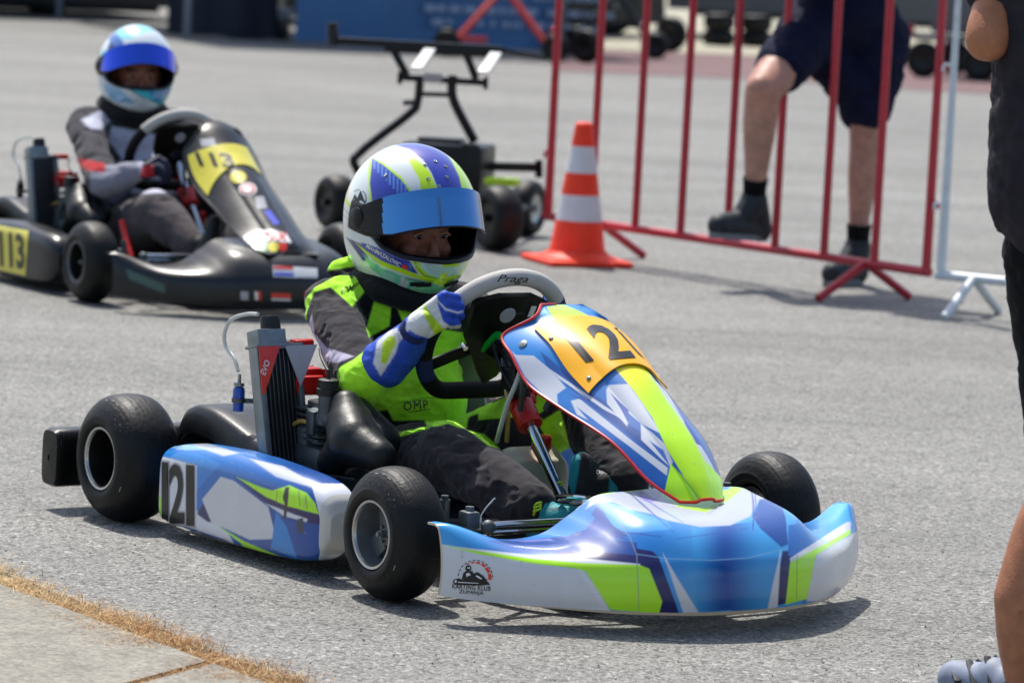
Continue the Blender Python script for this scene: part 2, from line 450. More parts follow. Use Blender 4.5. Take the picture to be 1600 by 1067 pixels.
# ---------------------------------------------------------------- ground
def asphalt():
    m = bpy.data.materials.new('asphalt'); t, N, L, b = nodes(m)
    tc = N.new('ShaderNodeTexCoord')
    def ns(sc, det=4, rough=0.6):
        n = N.new('ShaderNodeTexNoise'); n.inputs['Scale'].default_value = sc; n.inputs['Detail'].default_value = det; n.inputs['Roughness'].default_value = rough
        L.new(tc.outputs['Object'], n.inputs['Vector']); return n
    def vor(sc):
        n = N.new('ShaderNodeTexVoronoi'); n.inputs['Scale'].default_value = sc; n.inputs['Randomness'].default_value = 1
        L.new(tc.outputs['Object'], n.inputs['Vector']); return n
    def mr(src, a, b_, c, d):
        n = N.new('ShaderNodeMapRange'); n.inputs[1].default_value = a; n.inputs[2].default_value = b_; n.inputs[3].default_value = c; n.inputs[4].default_value = d
        L.new(src, n.inputs[0]); return n.outputs[0]
    def mul(a, b_):
        n = N.new('ShaderNodeMath'); n.operation = 'MULTIPLY'
        for i, s in enumerate((a, b_)):
            if isinstance(s, (int, float)): n.inputs[i].default_value = s
            else: L.new(s, n.inputs[i])
        return n.outputs[0]
    v = vor(205); sp = N.new('ShaderNodeSeparateColor'); L.new(v.outputs['Color'], sp.inputs[0])
    v2 = vor(105); sp2 = N.new('ShaderNodeSeparateColor'); L.new(v2.outputs['Color'], sp2.inputs[0])
    stone = mr(sp.outputs[0], 0, 1, 0.45, 1.50)
    big = mr(sp2.outputs[1], 0.88, 1.0, 1.0, 1.7)
    pit = mr(sp2.outputs[2], 0.0, 0.2, 0.38, 1.0)
    rel = mul(mul(stone, big), pit)
    large = mr(ns(0.55, 5).outputs['Fac'], 0.3, 0.7, 0.86, 1.12)
    mid = mr(ns(7, 6).outputs['Fac'], 0.3, 0.7, 0.92, 1.08)
    # faint rubbered streaks along the way the karts roll
    mp = N.new('ShaderNodeMapping'); mp.inputs['Rotation'].default_value = (0, 0, R(8)); mp.inputs['Scale'].default_value = (0.12, 1.6, 1)
    L.new(tc.outputs['Object'], mp.inputs[0]); st = N.new('ShaderNodeTexNoise'); st.inputs['Scale'].default_value = 1.3; st.inputs['Detail'].default_value = 4
    L.new(mp.outputs[0], st.inputs['Vector']); streak = mr(st.outputs['Fac'], 0.35, 0.65, 0.88, 1.07)
    mp2 = N.new('ShaderNodeMapping'); mp2.inputs['Rotation'].default_value = (0, 0, R(-52)); mp2.inputs['Scale'].default_value = (0.10, 3.2, 1)
    L.new(tc.outputs['Object'], mp2.inputs[0]); s2 = N.new('ShaderNodeTexNoise'); s2.inputs['Scale'].default_value = 1.1; s2.inputs['Detail'].default_value = 3; s2.inputs['Distortion'].default_value = .4
    L.new(mp2.outputs[0], s2.inputs['Vector']); streak2 = mr(s2.outputs['Fac'], 0.56, 0.72, 1.0, 0.84)
    tot = mul(mul(mul(rel, large), mid), mul(streak, streak2))
    sc = N.new('ShaderNodeVectorMath'); sc.operation = 'SCALE'; sc.inputs[0].default_value = (0.214, 0.210, 0.194); L.new(tot, sc.inputs['Scale'])
    L.new(sc.outputs[0], b.inputs['Base Color']); b.inputs['Roughness'].default_value = 0.78; b.inputs['Specular IOR Level'].default_value = 0.45
    ad = N.new('ShaderNodeMath'); ad.operation = 'ADD'; L.new(v.outputs['Distance'], ad.inputs[0]); L.new(v2.outputs['Distance'], ad.inputs[1])
    bp = N.new('ShaderNodeBump'); bp.invert = True; bp.inputs['Strength'].default_value = 0.75; bp.inputs['Distance'].default_value = 0.0035
    L.new(ad.outputs[0], bp.inputs['Height']); L.new(bp.outputs[0], b.inputs['Normal'])
    return m
def concrete(name, base, sc=1.0):
    m = bpy.data.materials.new(name); t, N, L, b = nodes(m); tc = N.new('ShaderNodeTexCoord')
    n = N.new('ShaderNodeTexNoise'); n.inputs['Scale'].default_value = 9 * sc; n.inputs['Detail'].default_value = 10; n.inputs['Roughness'].default_value = 0.7
    v = N.new('ShaderNodeTexVoronoi'); v.inputs['Scale'].default_value = 130 * sc
    L.new(tc.outputs['Object'], n.inputs['Vector']); L.new(tc.outputs['Object'], v.inputs['Vector'])
    sp = N.new('ShaderNodeSeparateColor'); L.new(v.outputs['Color'], sp.inputs[0])
    a = N.new('ShaderNodeMapRange'); a.inputs[1].default_value = 0.3; a.inputs[2].default_value = 0.7; a.inputs[3].default_value = 0.78; a.inputs[4].default_value = 1.15
    L.new(n.outputs['Fac'], a.inputs[0])
    c = N.new('ShaderNodeMapRange'); c.inputs[1].default_value = 0.0; c.inputs[2].default_value = 1; c.inputs[3].default_value = .74; c.inputs[4].default_value = 1.3
    L.new(sp.outputs[0], c.inputs[0]); mm = N.new('ShaderNodeMath'); mm.operation = 'MULTIPLY'; L.new(a.outputs[0], mm.inputs[0]); L.new(c.outputs[0], mm.inputs[1])
    s = N.new('ShaderNodeVectorMath'); s.operation = 'SCALE'; s.inputs[0].default_value = base; L.new(mm.outputs[0], s.inputs['Scale']); L.new(s.outputs[0], b.inputs['Base Color'])
    b.inputs['Roughness'].default_value = 0.85; b.inputs['Specular IOR Level'].default_value = 0.3
    bp = N.new('ShaderNodeBump'); bp.inputs['Distance'].default_value = 0.004; bp.inputs['Strength'].default_value = 0.7
    n3 = N.new('ShaderNodeTexNoise'); n3.inputs['Scale'].default_value = 120 * sc; n3.inputs['Detail'].default_value = 5; L.new(tc.outputs['Object'], n3.inputs['Vector'])
    L.new(n3.outputs['Fac'], bp.inputs['Height']); L.new(bp.outputs[0], b.inputs['Normal'])
    return m
M_['asphalt'] = asphalt()
g = MB().add([(-220, -30, 0), (220, -30, 0), (220, 600, 0), (-220, 600, 0)], [(0, 1, 2, 3)])
tag(g.build('ground', M_['asphalt'], smooth=False, auto=None), kind='structure')
M_['slab'] = concrete('slab', (0.25, 0.235, 0.195))
M_['brick_paving'] = concrete('brick_paving', (0.17, 0.105, 0.105), 0.6)
M_['pale_paving'] = concrete('pale_paving', (0.36, 0.34, 0.26), 0.4)
# concrete slabs along the near edge of the asphalt, with a joint between two of them
E0, E1 = ground(0, 922), ground(452, 1090)
ed = (E1 - E0).normalized(); en = Vector((ed.y, -ed.x, 0));  en = en if en.y < 0 else -en
J0 = ground(328, 1044); jd = (ground(215, 1075) - J0).normalized()
sE = (J0 - E0).dot(ed)
def slab(a, b):
    """slab from a to b metres along the edge"""
    m = MB()
    p = [E0 + ed * a, E0 + ed * b, E0 + ed * b + jd * 1.9, E0 + ed * a + jd * 1.9]
    if b > 50: p[1] = E0 + ed * 6; p[2] = p[1] + jd * 1.9
    m.prism([(q.x, q.y, -0.05) for q in p], (0, 0, 0.062))
    o = m.build('concrete_slab', M_['slab'], smooth=False, auto=None)
    return tag(o, kind='structure')
slab(-1.9, sE - 0.012); slab(sE + 0.012, sE + 2.2)
# red paving and the pale paved ground behind it
def sheet(name, pts, z, m):
    o = MB().add([ground(x, y, 0) + Vector((0, 0, z)) for x, y in pts], [tuple(range(len(pts)))]).build(name, m, smooth=False, auto=None); return tag(o, kind='structure')
sheet('paving', [(868, 112), (1160, 124), (1700, 158), (1700, 112), (1160, 88), (868, 76)], 0.005, M_['brick_paving'])
sheet('forecourt', [(868, 75), (1160, 87), (1700, 111), (1900, -60), (880, -90)], 0.004, M_['pale_paving'])
# dark soil showing under the grass
def soil():
    m = MB(); n = 160; L_ = (E1 - E0).length + 1.1; a = []; b = []
    for k in range(n + 1):
        s = -1.0 + L_ * k / n; w1 = .085 + .022 * noise.noise(Vector((s * 7, 1, 1))) + .01 * noise.noise(Vector((s * 30, 1, 1))); w2 = .012 + .006 * noise.noise(Vector((s * 25, 9, 1)))
        p = E0 + ed * s - en * w1; q = E0 + ed * s + en * w2; a.append((p.x, p.y, .003)); b.append((q.x, q.y, .003))
    for k in range(n): m.add([a[k], a[k + 1], b[k + 1], b[k]], [(0, 1, 2, 3)])
    M_['soil'] = concrete('soil', (0.075, 0.06, 0.045)); tag(m.build('soil', M_['soil'], smooth=False, auto=None), kind='structure')
soil()
# dry grass in the joints: far more blades than one could count
def drygrass():
    m = bpy.data.materials.new('dry_grass'); t, N, L, b = nodes(m)
    a = N.new('ShaderNodeVertexColor'); a.layer_name = 'paint'; L.new(a.outputs['Color'], b.inputs['Base Color'])
    b.inputs['Roughness'].default_value = 0.7; b.inputs['Specular IOR Level'].default_value = 0.2; b.inputs['Subsurface Weight'].default_value = 0.0
    M = MB(); cols = []
    pal = [lin(c) for c in ('#d0a468', '#b98648', '#dfbe88', '#a96c38', '#93744a', '#e8d09c', '#c49860')]
    L_ = (E1 - E0).length
    def blade(p, h, lean, wd, c):
        d = Vector((math.cos(lean), math.sin(lean), 0)); s = Vector((-d.y, d.x, 0)) * wd
        q1 = p + d * h * 0.55 + Vector((0, 0, h * 0.5)); q2 = p + d * h * random.uniform(0.9, 1.8) + Vector((-d.y, d.x, 0)) * h * random.uniform(-.7, .7) + Vector((0, 0, h * random.uniform(0.2, 0.8)))
        M.add([p - s, p + s, q1 + s * 0.7, q1 - s * 0.7, q2], [(0, 1, 2, 3), (3, 2, 4)]); cols.extend([c] * 5)
    for k in range(52000):
        s = random.uniform(-0.9, L_ + 0.06)
        clump = noise.noise(Vector((s * 9, 0.3, 1))) * 0.5 + 0.5
        thick = 0.062 + 0.055 * clump
        if random.random() > 0.35 + clump: continue
        off = random.gauss(0, 1) * thick * 0.5 - .012 + 0.02 * noise.noise(Vector((s * 4, 5, 1)))
        p = E0 + ed * s - en * (off + 0.012); p.z = 0
        hue = noise.noise(Vector((s * 14, off * 20, 7))) * 0.5 + 0.5
        c = pal[min(int(hue * 4 + random.random() * 3), 6)] * random.uniform(0.55, 1.1); c = c * (1 - .35 * max(0, 1 - s / .5)) + pal[5] * .35 * max(0, 1 - s / .5)
        blade(p, random.uniform(0.008, 0.028) * (0.6 + 0.6 * clump), random.uniform(0, 6.283), random.uniform(0.0004, 0.0009), c)
    for k in range(1300):
        s = random.uniform(0, 0.6) ** 1.0; p = J0 + jd * s + ed * random.gauss(0, 0.007); p.z = 0.004
        blade(p, random.uniform(0.006, 0.02), random.uniform(0, 6.283), random.uniform(0.0005, 0.0012), pal[random.randrange(5)] * random.uniform(0.45, 1))
    for k in range(60):                                  # longer stray stalks
        s = random.uniform(-0.2, L_); p = E0 + ed * s - en * random.uniform(-0.03, 0.05); p.z = 0
        blade(p, random.uniform(0.03, 0.055), random.uniform(0, 6.283), 0.0009, pal[2])
    me = M.mesh('dry_grass'); at = me.color_attributes.new('paint', 'FLOAT_COLOR', 'POINT')
    at.data.foreach_set('color', np.concatenate([np.array(cols), np.ones((len(cols), 1))], 1).ravel())
    return tag(link('dry_grass', me, m, smooth=False), 'strip of tan dried grass growing in the joint between asphalt and concrete', 'grass', kind='stuff')
drygrass()
def grit():
    M = MB(); rng = random.Random(3)
    for k in range(420):
        x, y = rng.uniform(0, 1600), rng.uniform(780, 1067)
        p = ground(x, y); s = rng.uniform(0.0012, 0.0036)
        M.add([p + V(s, 0, 0), p + V(-s * .6, s * .8, 0), p + V(-s * .5, -s * .9, 0), p + V(0, 0, s * 1.1)], [(0, 1, 3), (1, 2, 3), (2, 0, 3)])
    tag(M.build('grit', M_['slab'], smooth=False, auto=None), 'loose grit scattered over the near asphalt', 'grit', kind='stuff')
grit()
K1 = Frame(-.121, 8.664, -55.3)
K2 = Frame(-1.233, 14.051, -59.0)
# ---------------------------------------------------------------- kart parts (all in the kart's own axes)
def wheel(root, c, Rt, hw, side, rimr, marks, M4):
    """tyre + rim; side: -1 the outer face looks to -y"""
    k = Rt / 0.13
    prof = [(-hw * .80, rimr * 1.0), (-hw * .97, rimr * 1.10), (-hw * 1.0, rimr * 1.28), (-hw * .96, .091 * k), (-hw * .86, .104 * k), (-hw * .72, .1155 * k), (-hw * .56, .1235 * k), (-hw * .36, .128 * k), (-hw * .12, .1299 * k), (0, .13 * k)]
    full = [(a, r) for a, r in prof] + [(-a, r) for a, r in prof[-2::-1]]
    P = crom(np.array(full), 76)
    # fine worn rings on the tread
    P2 = [(a, r - (0.0007 if (i % 3 == 0 and abs(a) < hw * .85) else 0)) for i, (a, r) in enumerate(P)]
    w_ = empty('wheel'); w_.parent = root; w_.location = c
    m = MB(); m.lathe(P2, (0, 0, 0), (0, 1, 0), n=96)
    me = m.mesh('tyre')
    bm = bmesh.new(); bm.from_mesh(me); bmesh.ops.recalc_face_normals(bm, faces=bm.faces); bm.to_mesh(me); bm.free()
    t = link('tyre', me, [M_['tyre'], M_['tyre_mark']], w_)
    if marks:                                            # moulded marks and scuffs on the outer wall
        mm = MB(); rng = random.Random(5)
        for a0, rr, ln, wd in [(200, .098, .012, .003), (212, .098, .008, .003), (95, .117, .01, .0012), (84, .119, .008, .001), (74, .118, .012, .001), (66, .12, .006, .0012), (150, .1, .01, .002), (156, .1, .006, .002), (-30, .1, .012, .0018)] + [(rng.uniform(40, 125), rng.uniform(.095, .124), rng.uniform(.001, .0035), rng.uniform(.0006, .0013)) for _ in range(26)]:
            a = R(a0); da = ln / rr / 2
            def pt(an, r_):
                y = np.interp(r_, [.0, .091 * k, .104 * k, .1155 * k, .1235 * k, .128 * k], [hw, hw * .965, hw * .87, hw * .73, hw * .57, hw * .37]) + 0.0006
                return (math.cos(an) * r_, side * y, math.sin(an) * r_)
            mm.add([pt(a - da, rr * k), pt(a + da, rr * k), pt(a + da, (rr + wd) * k), pt(a - da, (rr + wd) * k)], [(0, 1, 2, 3)])
        bm = bmesh.new(); bm.from_mesh(me); bm.faces.ensure_lookup_table(); nf = len(bm.faces); bm.from_mesh(mm.mesh('marks')); bm.faces.ensure_lookup_table()
        for f in bm.faces[nf:]: f.material_index = 1
        bm.to_mesh(me); bm.free()
    # rim: lip, barrel, hub
    m = MB(); s = side; lip = hw * .86
    m.lathe([(s * lip, rimr * 1.04), (s * (lip + .004), rimr * 1.0), (s * (lip + .003), rimr * .93), (s * (lip - .002), rimr * .90)], (0, 0, 0), (0, 1, 0), 64, m=1)
    m.lathe([(s * (lip - .002), rimr * .90), (s * (lip - .022), rimr * .84), (s * hw * .1, rimr * .80), (-s * hw * .8, rimr * .9)], (0, 0, 0), (0, 1, 0), 64, m=0)
    rm = m.build('rim', [M_['rim_dark'] if Rt > .131 or not marks and side < 0 else M_['rim_grey'], M_['rim_lip'] if marks or side > 0 else M_['rim_grey']], w_)
    m = MB(); d = s * hw * (.12 if Rt > .131 else .34)
    m.lathe([(d, 0.0), (d, .022), (d - s * .012, .026), (d - s * .03, .026)], (0, 0, 0), (0, 1, 0), 32)
    for j in range(3):
        a = R(100 + 120 * j); m.beam((math.cos(a) * .018, d - s * .006, math.sin(a) * .018), (math.cos(a) * rimr * .84, d - s * .006, math.sin(a) * rimr * .84), .044, .012, up=(0, 1, 0), bev=.003)
        m.tube([(math.cos(a + .5) * .016, d + s * .006, math.sin(a + .5) * .016), (math.cos(a + .5) * .016, d - s * .002, math.sin(a + .5) * .016)], .0035, 8)
    m.build('hub', M_['rim_dark'] if Rt > .131 or not marks and side < 0 else M_['rim_grey'], rm)
    m = MB(); m.tube([(0, d + s * .014, 0), (0, d - s * .004, 0)], .0075, 6); m.tube([(0, d + s * .02, 0), (0, d, 0)], .0045, 10)
    m.build('axle_nut', M_['steel'], rm)
    return w_

# bumper control net: rows across (y), columns up the skin (bottom, face, crease, top, rear top)
def bumper_net(dx=0.0):
    half = {  # |y|: five (x, z)
        0.502: [(.735, .050), (.742, .085), (.738, .135), (.722, .178), (.690, .182)],
        0.470: [(.775, .047), (.786, .085), (.778, .138), (.745, .178), (.700, .180)],
        0.380: [(.862, .044), (.872, .080), (.860, .128), (.800, .152), (.735, .152)],
        0.290: [(.937, .041), (.948, .080), (.932, .132), (.860, .155), (.750, .158)],
        0.235: [(.975, .040), (.988, .085), (.972, .137), (.900, .178), (.770, .196)],
        0.180: [(1.003, .040), (1.017, .090), (1.000, .144), (.930, .204), (.780, .233)],
        0.100: [(1.028, .039), (1.042, .092), (1.028, .148), (.955, .206), (.785, .240)],
        0.000: [(1.036, .039), (1.052, .093), (1.038, .150), (.965, .206), (.775, .241)]}
    ys = sorted(half); rows = []
    for y in [-q for q in ys[::-1]] + ys[1:]:
        rows.append([(x + dx * (1 if abs(y) < .45 else .6), y, z) for x, z in half[abs(y)]])
    return np.array(rows)
def shell(name, G, mats, parent, th=0.004, M4=None, flip=False, outward=None):
    """a thin moulded skin from a point grid, thickened inward with a rolled rim"""
    nu, nv = G.shape[:2]
    m = MB().grid(G, flip=flip); me = m.mesh(name)
    me.update()
    if outward is not None:
        c = np.array([tuple(p.center) for p in me.polygons]); n = np.array([tuple(p.normal) for p in me.polygons])
        if ((c - np.array(outward)) * n).sum() < 0: me.flip_normals()
    n = nu * nv; no = np.empty(n * 3); me.vertices.foreach_get('normal', no); no = no.reshape(-1, 3)
    P = G.reshape(-1, 3); Q = P - no * th
    F = [tuple(p.vertices) for p in me.polygons]
    rim = [(i, 0) for i in range(nu)] + [(nu - 1, j) for j in range(1, nv)] + [(i, nv - 1) for i in range(nu - 2, -1, -1)] + [(0, j) for j in range(nv - 2, 0, -1)]
    ri = [i * nv + j for i, j in rim]
    F2 = [tuple(reversed([q + n for q in f])) for f in F]
    F3 = [(ri[k], ri[(k + 1) % len(ri)], ri[(k + 1) % len(ri)] + n, ri[k] + n) for k in range(len(ri))]
    me2 = bpy.data.meshes.new(name); me2.from_pydata([tuple(p) for p in np.concatenate([P, Q])], [], F + F2 + F3); me2.update()
    bm = bmesh.new(); bm.from_mesh(me2); bmesh.ops.recalc_face_normals(bm, faces=bm.faces); bm.to_mesh(me2); bm.free()
    if outward is not None:
        c = np.array([tuple(me2.polygons[i].center) for i in range(len(F))]); nn = np.array([tuple(me2.polygons[i].normal) for i in range(len(F))])
        if ((c - np.array(outward)) * nn).sum() < 0: me2.flip_normals()
    return link(name, me2, mats, parent, True, 50)

def pod_grid(side, dx=0.0, nu=340, nv=220, n=5.0):
    """closed superellipse sections along x"""
    st = np.array([  # x, z bottom, z top, y centre, half depth
        (-0.325, 0.030, 0.186, 0.462, 0.040),
        (-0.263, 0.026, 0.198, 0.462, 0.043),
        (-0.163, 0.024, 0.205, 0.462, 0.044),
        (-0.063, 0.023, 0.209, 0.462, 0.044),
        (0.037, 0.024, 0.207, 0.462, 0.044),
        (0.137, 0.026, 0.202, 0.461, 0.044),
        (0.217, 0.031, 0.196, 0.460, 0.042),
        (0.267, 0.041, 0.185, 0.457, 0.038),
        (0.295, 0.061, 0.166, 0.453, 0.033),
        (0.308, 0.086, 0.141, 0.450, 0.026)])
    S = crom(st, nu - 4); S = np.concatenate([[S[0]] * 2, S, [S[-1]] * 2])
    out = np.zeros((nu, nv, 3)); t0 = np.linspace(0, 2 * math.pi, 4001)
    def se(t): return .042 * np.sign(np.cos(t)) * np.abs(np.cos(t)) ** (2 / n), .09 * np.sign(np.sin(t)) * np.abs(np.sin(t)) ** (2 / n)
    yy, zz = se(t0); sl = np.concatenate([[0], np.cumsum(np.hypot(np.diff(yy), np.diff(zz)))]); th = np.interp(np.linspace(0, sl[-1], nv + 1)[:-1], sl, t0)
    for i, (x, zb, zt, yc, b) in enumerate(S):
        k = 0 if i in (0, nu - 1) else 0.9 if i in (1, nu - 2) else 1
        e = 2 / n; c, s = np.cos(th), np.sin(th)
        ex = .01 if i in (0, 1) else 0
        out[i, :, 0] = x + dx + (0.006 if i == nu - 1 else -0.004 if i == 0 else 0)
        tap = 1 - 0.18 * np.clip(np.sin(th), 0, 1) ** 2          # the outer face leans in a little towards the top
        out[i, :, 1] = side * (yc + b * np.sign(c) * np.abs(c) ** e * k * 1 - (1 - tap) * 0.10)
        out[i, :, 2] = (zb + zt) / 2 + (zt - zb) / 2 * np.sign(s) * np.abs(s) ** e * k
    return out

def fairing_grid(K, P, nu=560, nv=340):
    """P rows: (centre (x, z), half width, edge (x, z)); returns grid u along the panel, v across -1..1, bulged"""
    C = crom(np.array([[c[0], c[1], hw, e[0], e[1], q] for c, hw, e, q in P]), nu)
    v = np.linspace(-1, 1, nv); G = np.zeros((nu, nv, 3))
    for i, (cx, cz, hw, exx, ez, q) in enumerate(C):
        t = np.abs(v) ** q
        G[i, :, 0] = cx * (1 - t) + exx * t; G[i, :, 1] = hw * v; G[i, :, 2] = cz * (1 - t) + ez * t
        rg = np.clip(1 - (np.abs(v) / 0.42) ** 4, 0, 1)             # raised middle rib
        G[i, :, 2] += 0.006 * rg * np.clip((i - nu * .35) / (nu * .15), 0, 1); G[i, :, 0] += 0.004 * rg * np.clip((i - nu * .35) / (nu * .15), 0, 1)
    return G, v

def steering(root, K, grip_cols):
    c = K1.at(768, 528, y=0); col = Vector((.86, 0, -.51)).normalized()      # down the column
    e1 = Vector((0, 1, 0)); e2 = e1.cross(col); e2 = e2 if e2.z > 0 else -e2
    sw = empty('steering_wheel'); sw.parent = root
    def rp(a):                                          # D shape: round top, flat foot
        x, y = math.cos(a), math.sin(a)
        r = 0.156
        Y = max(y * r, -0.135)
        X = x * r * (1.0 if y > -0.5 else 1.0)
        if y * r < -0.135: X = math.copysign(min(abs(x * r), .156), x)
        return c + e1 * X + e2 * Y
    def arc(a0, a1, n): return [rp(R(a0 + (a1 - a0) * k / n)) for k in range(n + 1)]
    # rim in sections: pale top grip, blue joints, black sides and foot
    secs = grip_cols
    # smooth closed loop sampled, corners rounded
    A = np.linspace(0, 360, 181)[:-1]; Pn = np.array([tuple(rp(R(a))) for a in A])
    for _ in range(14): Pn = (np.roll(Pn, 1, 0) + Pn * 2 + np.roll(Pn, -1, 0)) / 4
    m = MB(); n = 20; nr = len(A)
    for i in range(nr):
        t = Vector(Pn[(i + 1) % nr] - Pn[i - 1]).normalized(); u = t.cross(col).normalized()
        for j in range(n):
            a = 2 * math.pi * j / n
            rr = 0.0178
            m.v.append(tuple(Vector(Pn[i]) + (u * math.cos(a) + col * math.sin(a)) * rr))
    for i in range(nr):
        ang = A[i]
        mi = secs_mat(ang, grip_cols)
        for j in range(n):
            m.f.append((i * n + j, i * n + (j + 1) % n, ((i + 1) % nr) * n + (j + 1) % n, ((i + 1) % nr) * n + j)); m.m.append(mi)
    rim = m.build('wheel_rim', [M_['wheel_grip'], M_['wheel_blue'], M_['wheel_black']], sw)
    # spokes: one plate with three arms
    for a in (-28, 208, 90):
        if a == 90: continue
        e = rp(R(a)); m = MB(); m.beam(c + col * .004, e, .03, .005, up=col, bev=.001); sp_ = m.build('spoke', M_['black_metal'], sw); near_sp = sp_ if a == 208 else None
    m = MB(); m.lathe([(-.004, 0), (-.004, .042), (.006, .042), (.02, .03), (.045, .02), (.06, .02)], c, col, 32); m.build('hub', M_['black_metal'], sw)
    # gearless display and dark backing plate behind the hub, with a round badge and a pale label
    q = Matrix((e1, e2, -col)).transposed()
    m = MB(); 
    pl = [(-.097, .109), (-.04, .125), (.04, .125), (.080, .109), (.075, .03), (.056, -.02), (.03, -.08), (.005, -.10), (-.03, -.06), (-.085, .02)]
    m.prism([c + e1 * x + e2 * y + col * .012 for x, y in pl], col * .014); m.build('dash_plate', M_['black_plastic'], sw)
    m = MB(); m.lathe([(.029, 0.0001), (.029, .017), (.026, .0185), (.02, .0185)], c + e1 * -.006 + e2 * .078, col, 28)
    m.build('badge', M_['sticker_grey'], sw)
    m = MB(); m.box(c + e1 * .050 + e2 * .088 + col * .0275, (.012, .026, .002), q); m.build('label_plate', M_['sticker_white'], sw)
    m = MB(); m.tube([c + e1 * -.082 + e2 * .0 + col * .02, c + e1 * -.082 + e2 * .0 + col * .034], .0055, 12); m.build('screw', M_['chrome'], sw)
    # shaft
    m = MB(); end = Vector((.50, 0.0, .085))
    m.tube([c + col * .05, c + (end - c) * .3, end], .0115, 16)
    m.build('steering_shaft', M_['chrome'], sw)
    a = c + (end - c).normalized() * .17; m = MB(); m.tube([a, a + (end - c).normalized() * .055], .026, 20); m.tube([a + V(0, -.03, 0), a + V(0, .03, .01)], .012, 12); m.build('shaft_bearing', M_['red_plastic'], sw)
    return sw, (rim, near_sp), c, e1, e2, col
def secs_mat(a, secs):
    for a0, a1, mi in secs:
        if a0 <= a < a1: return mi
    return 2

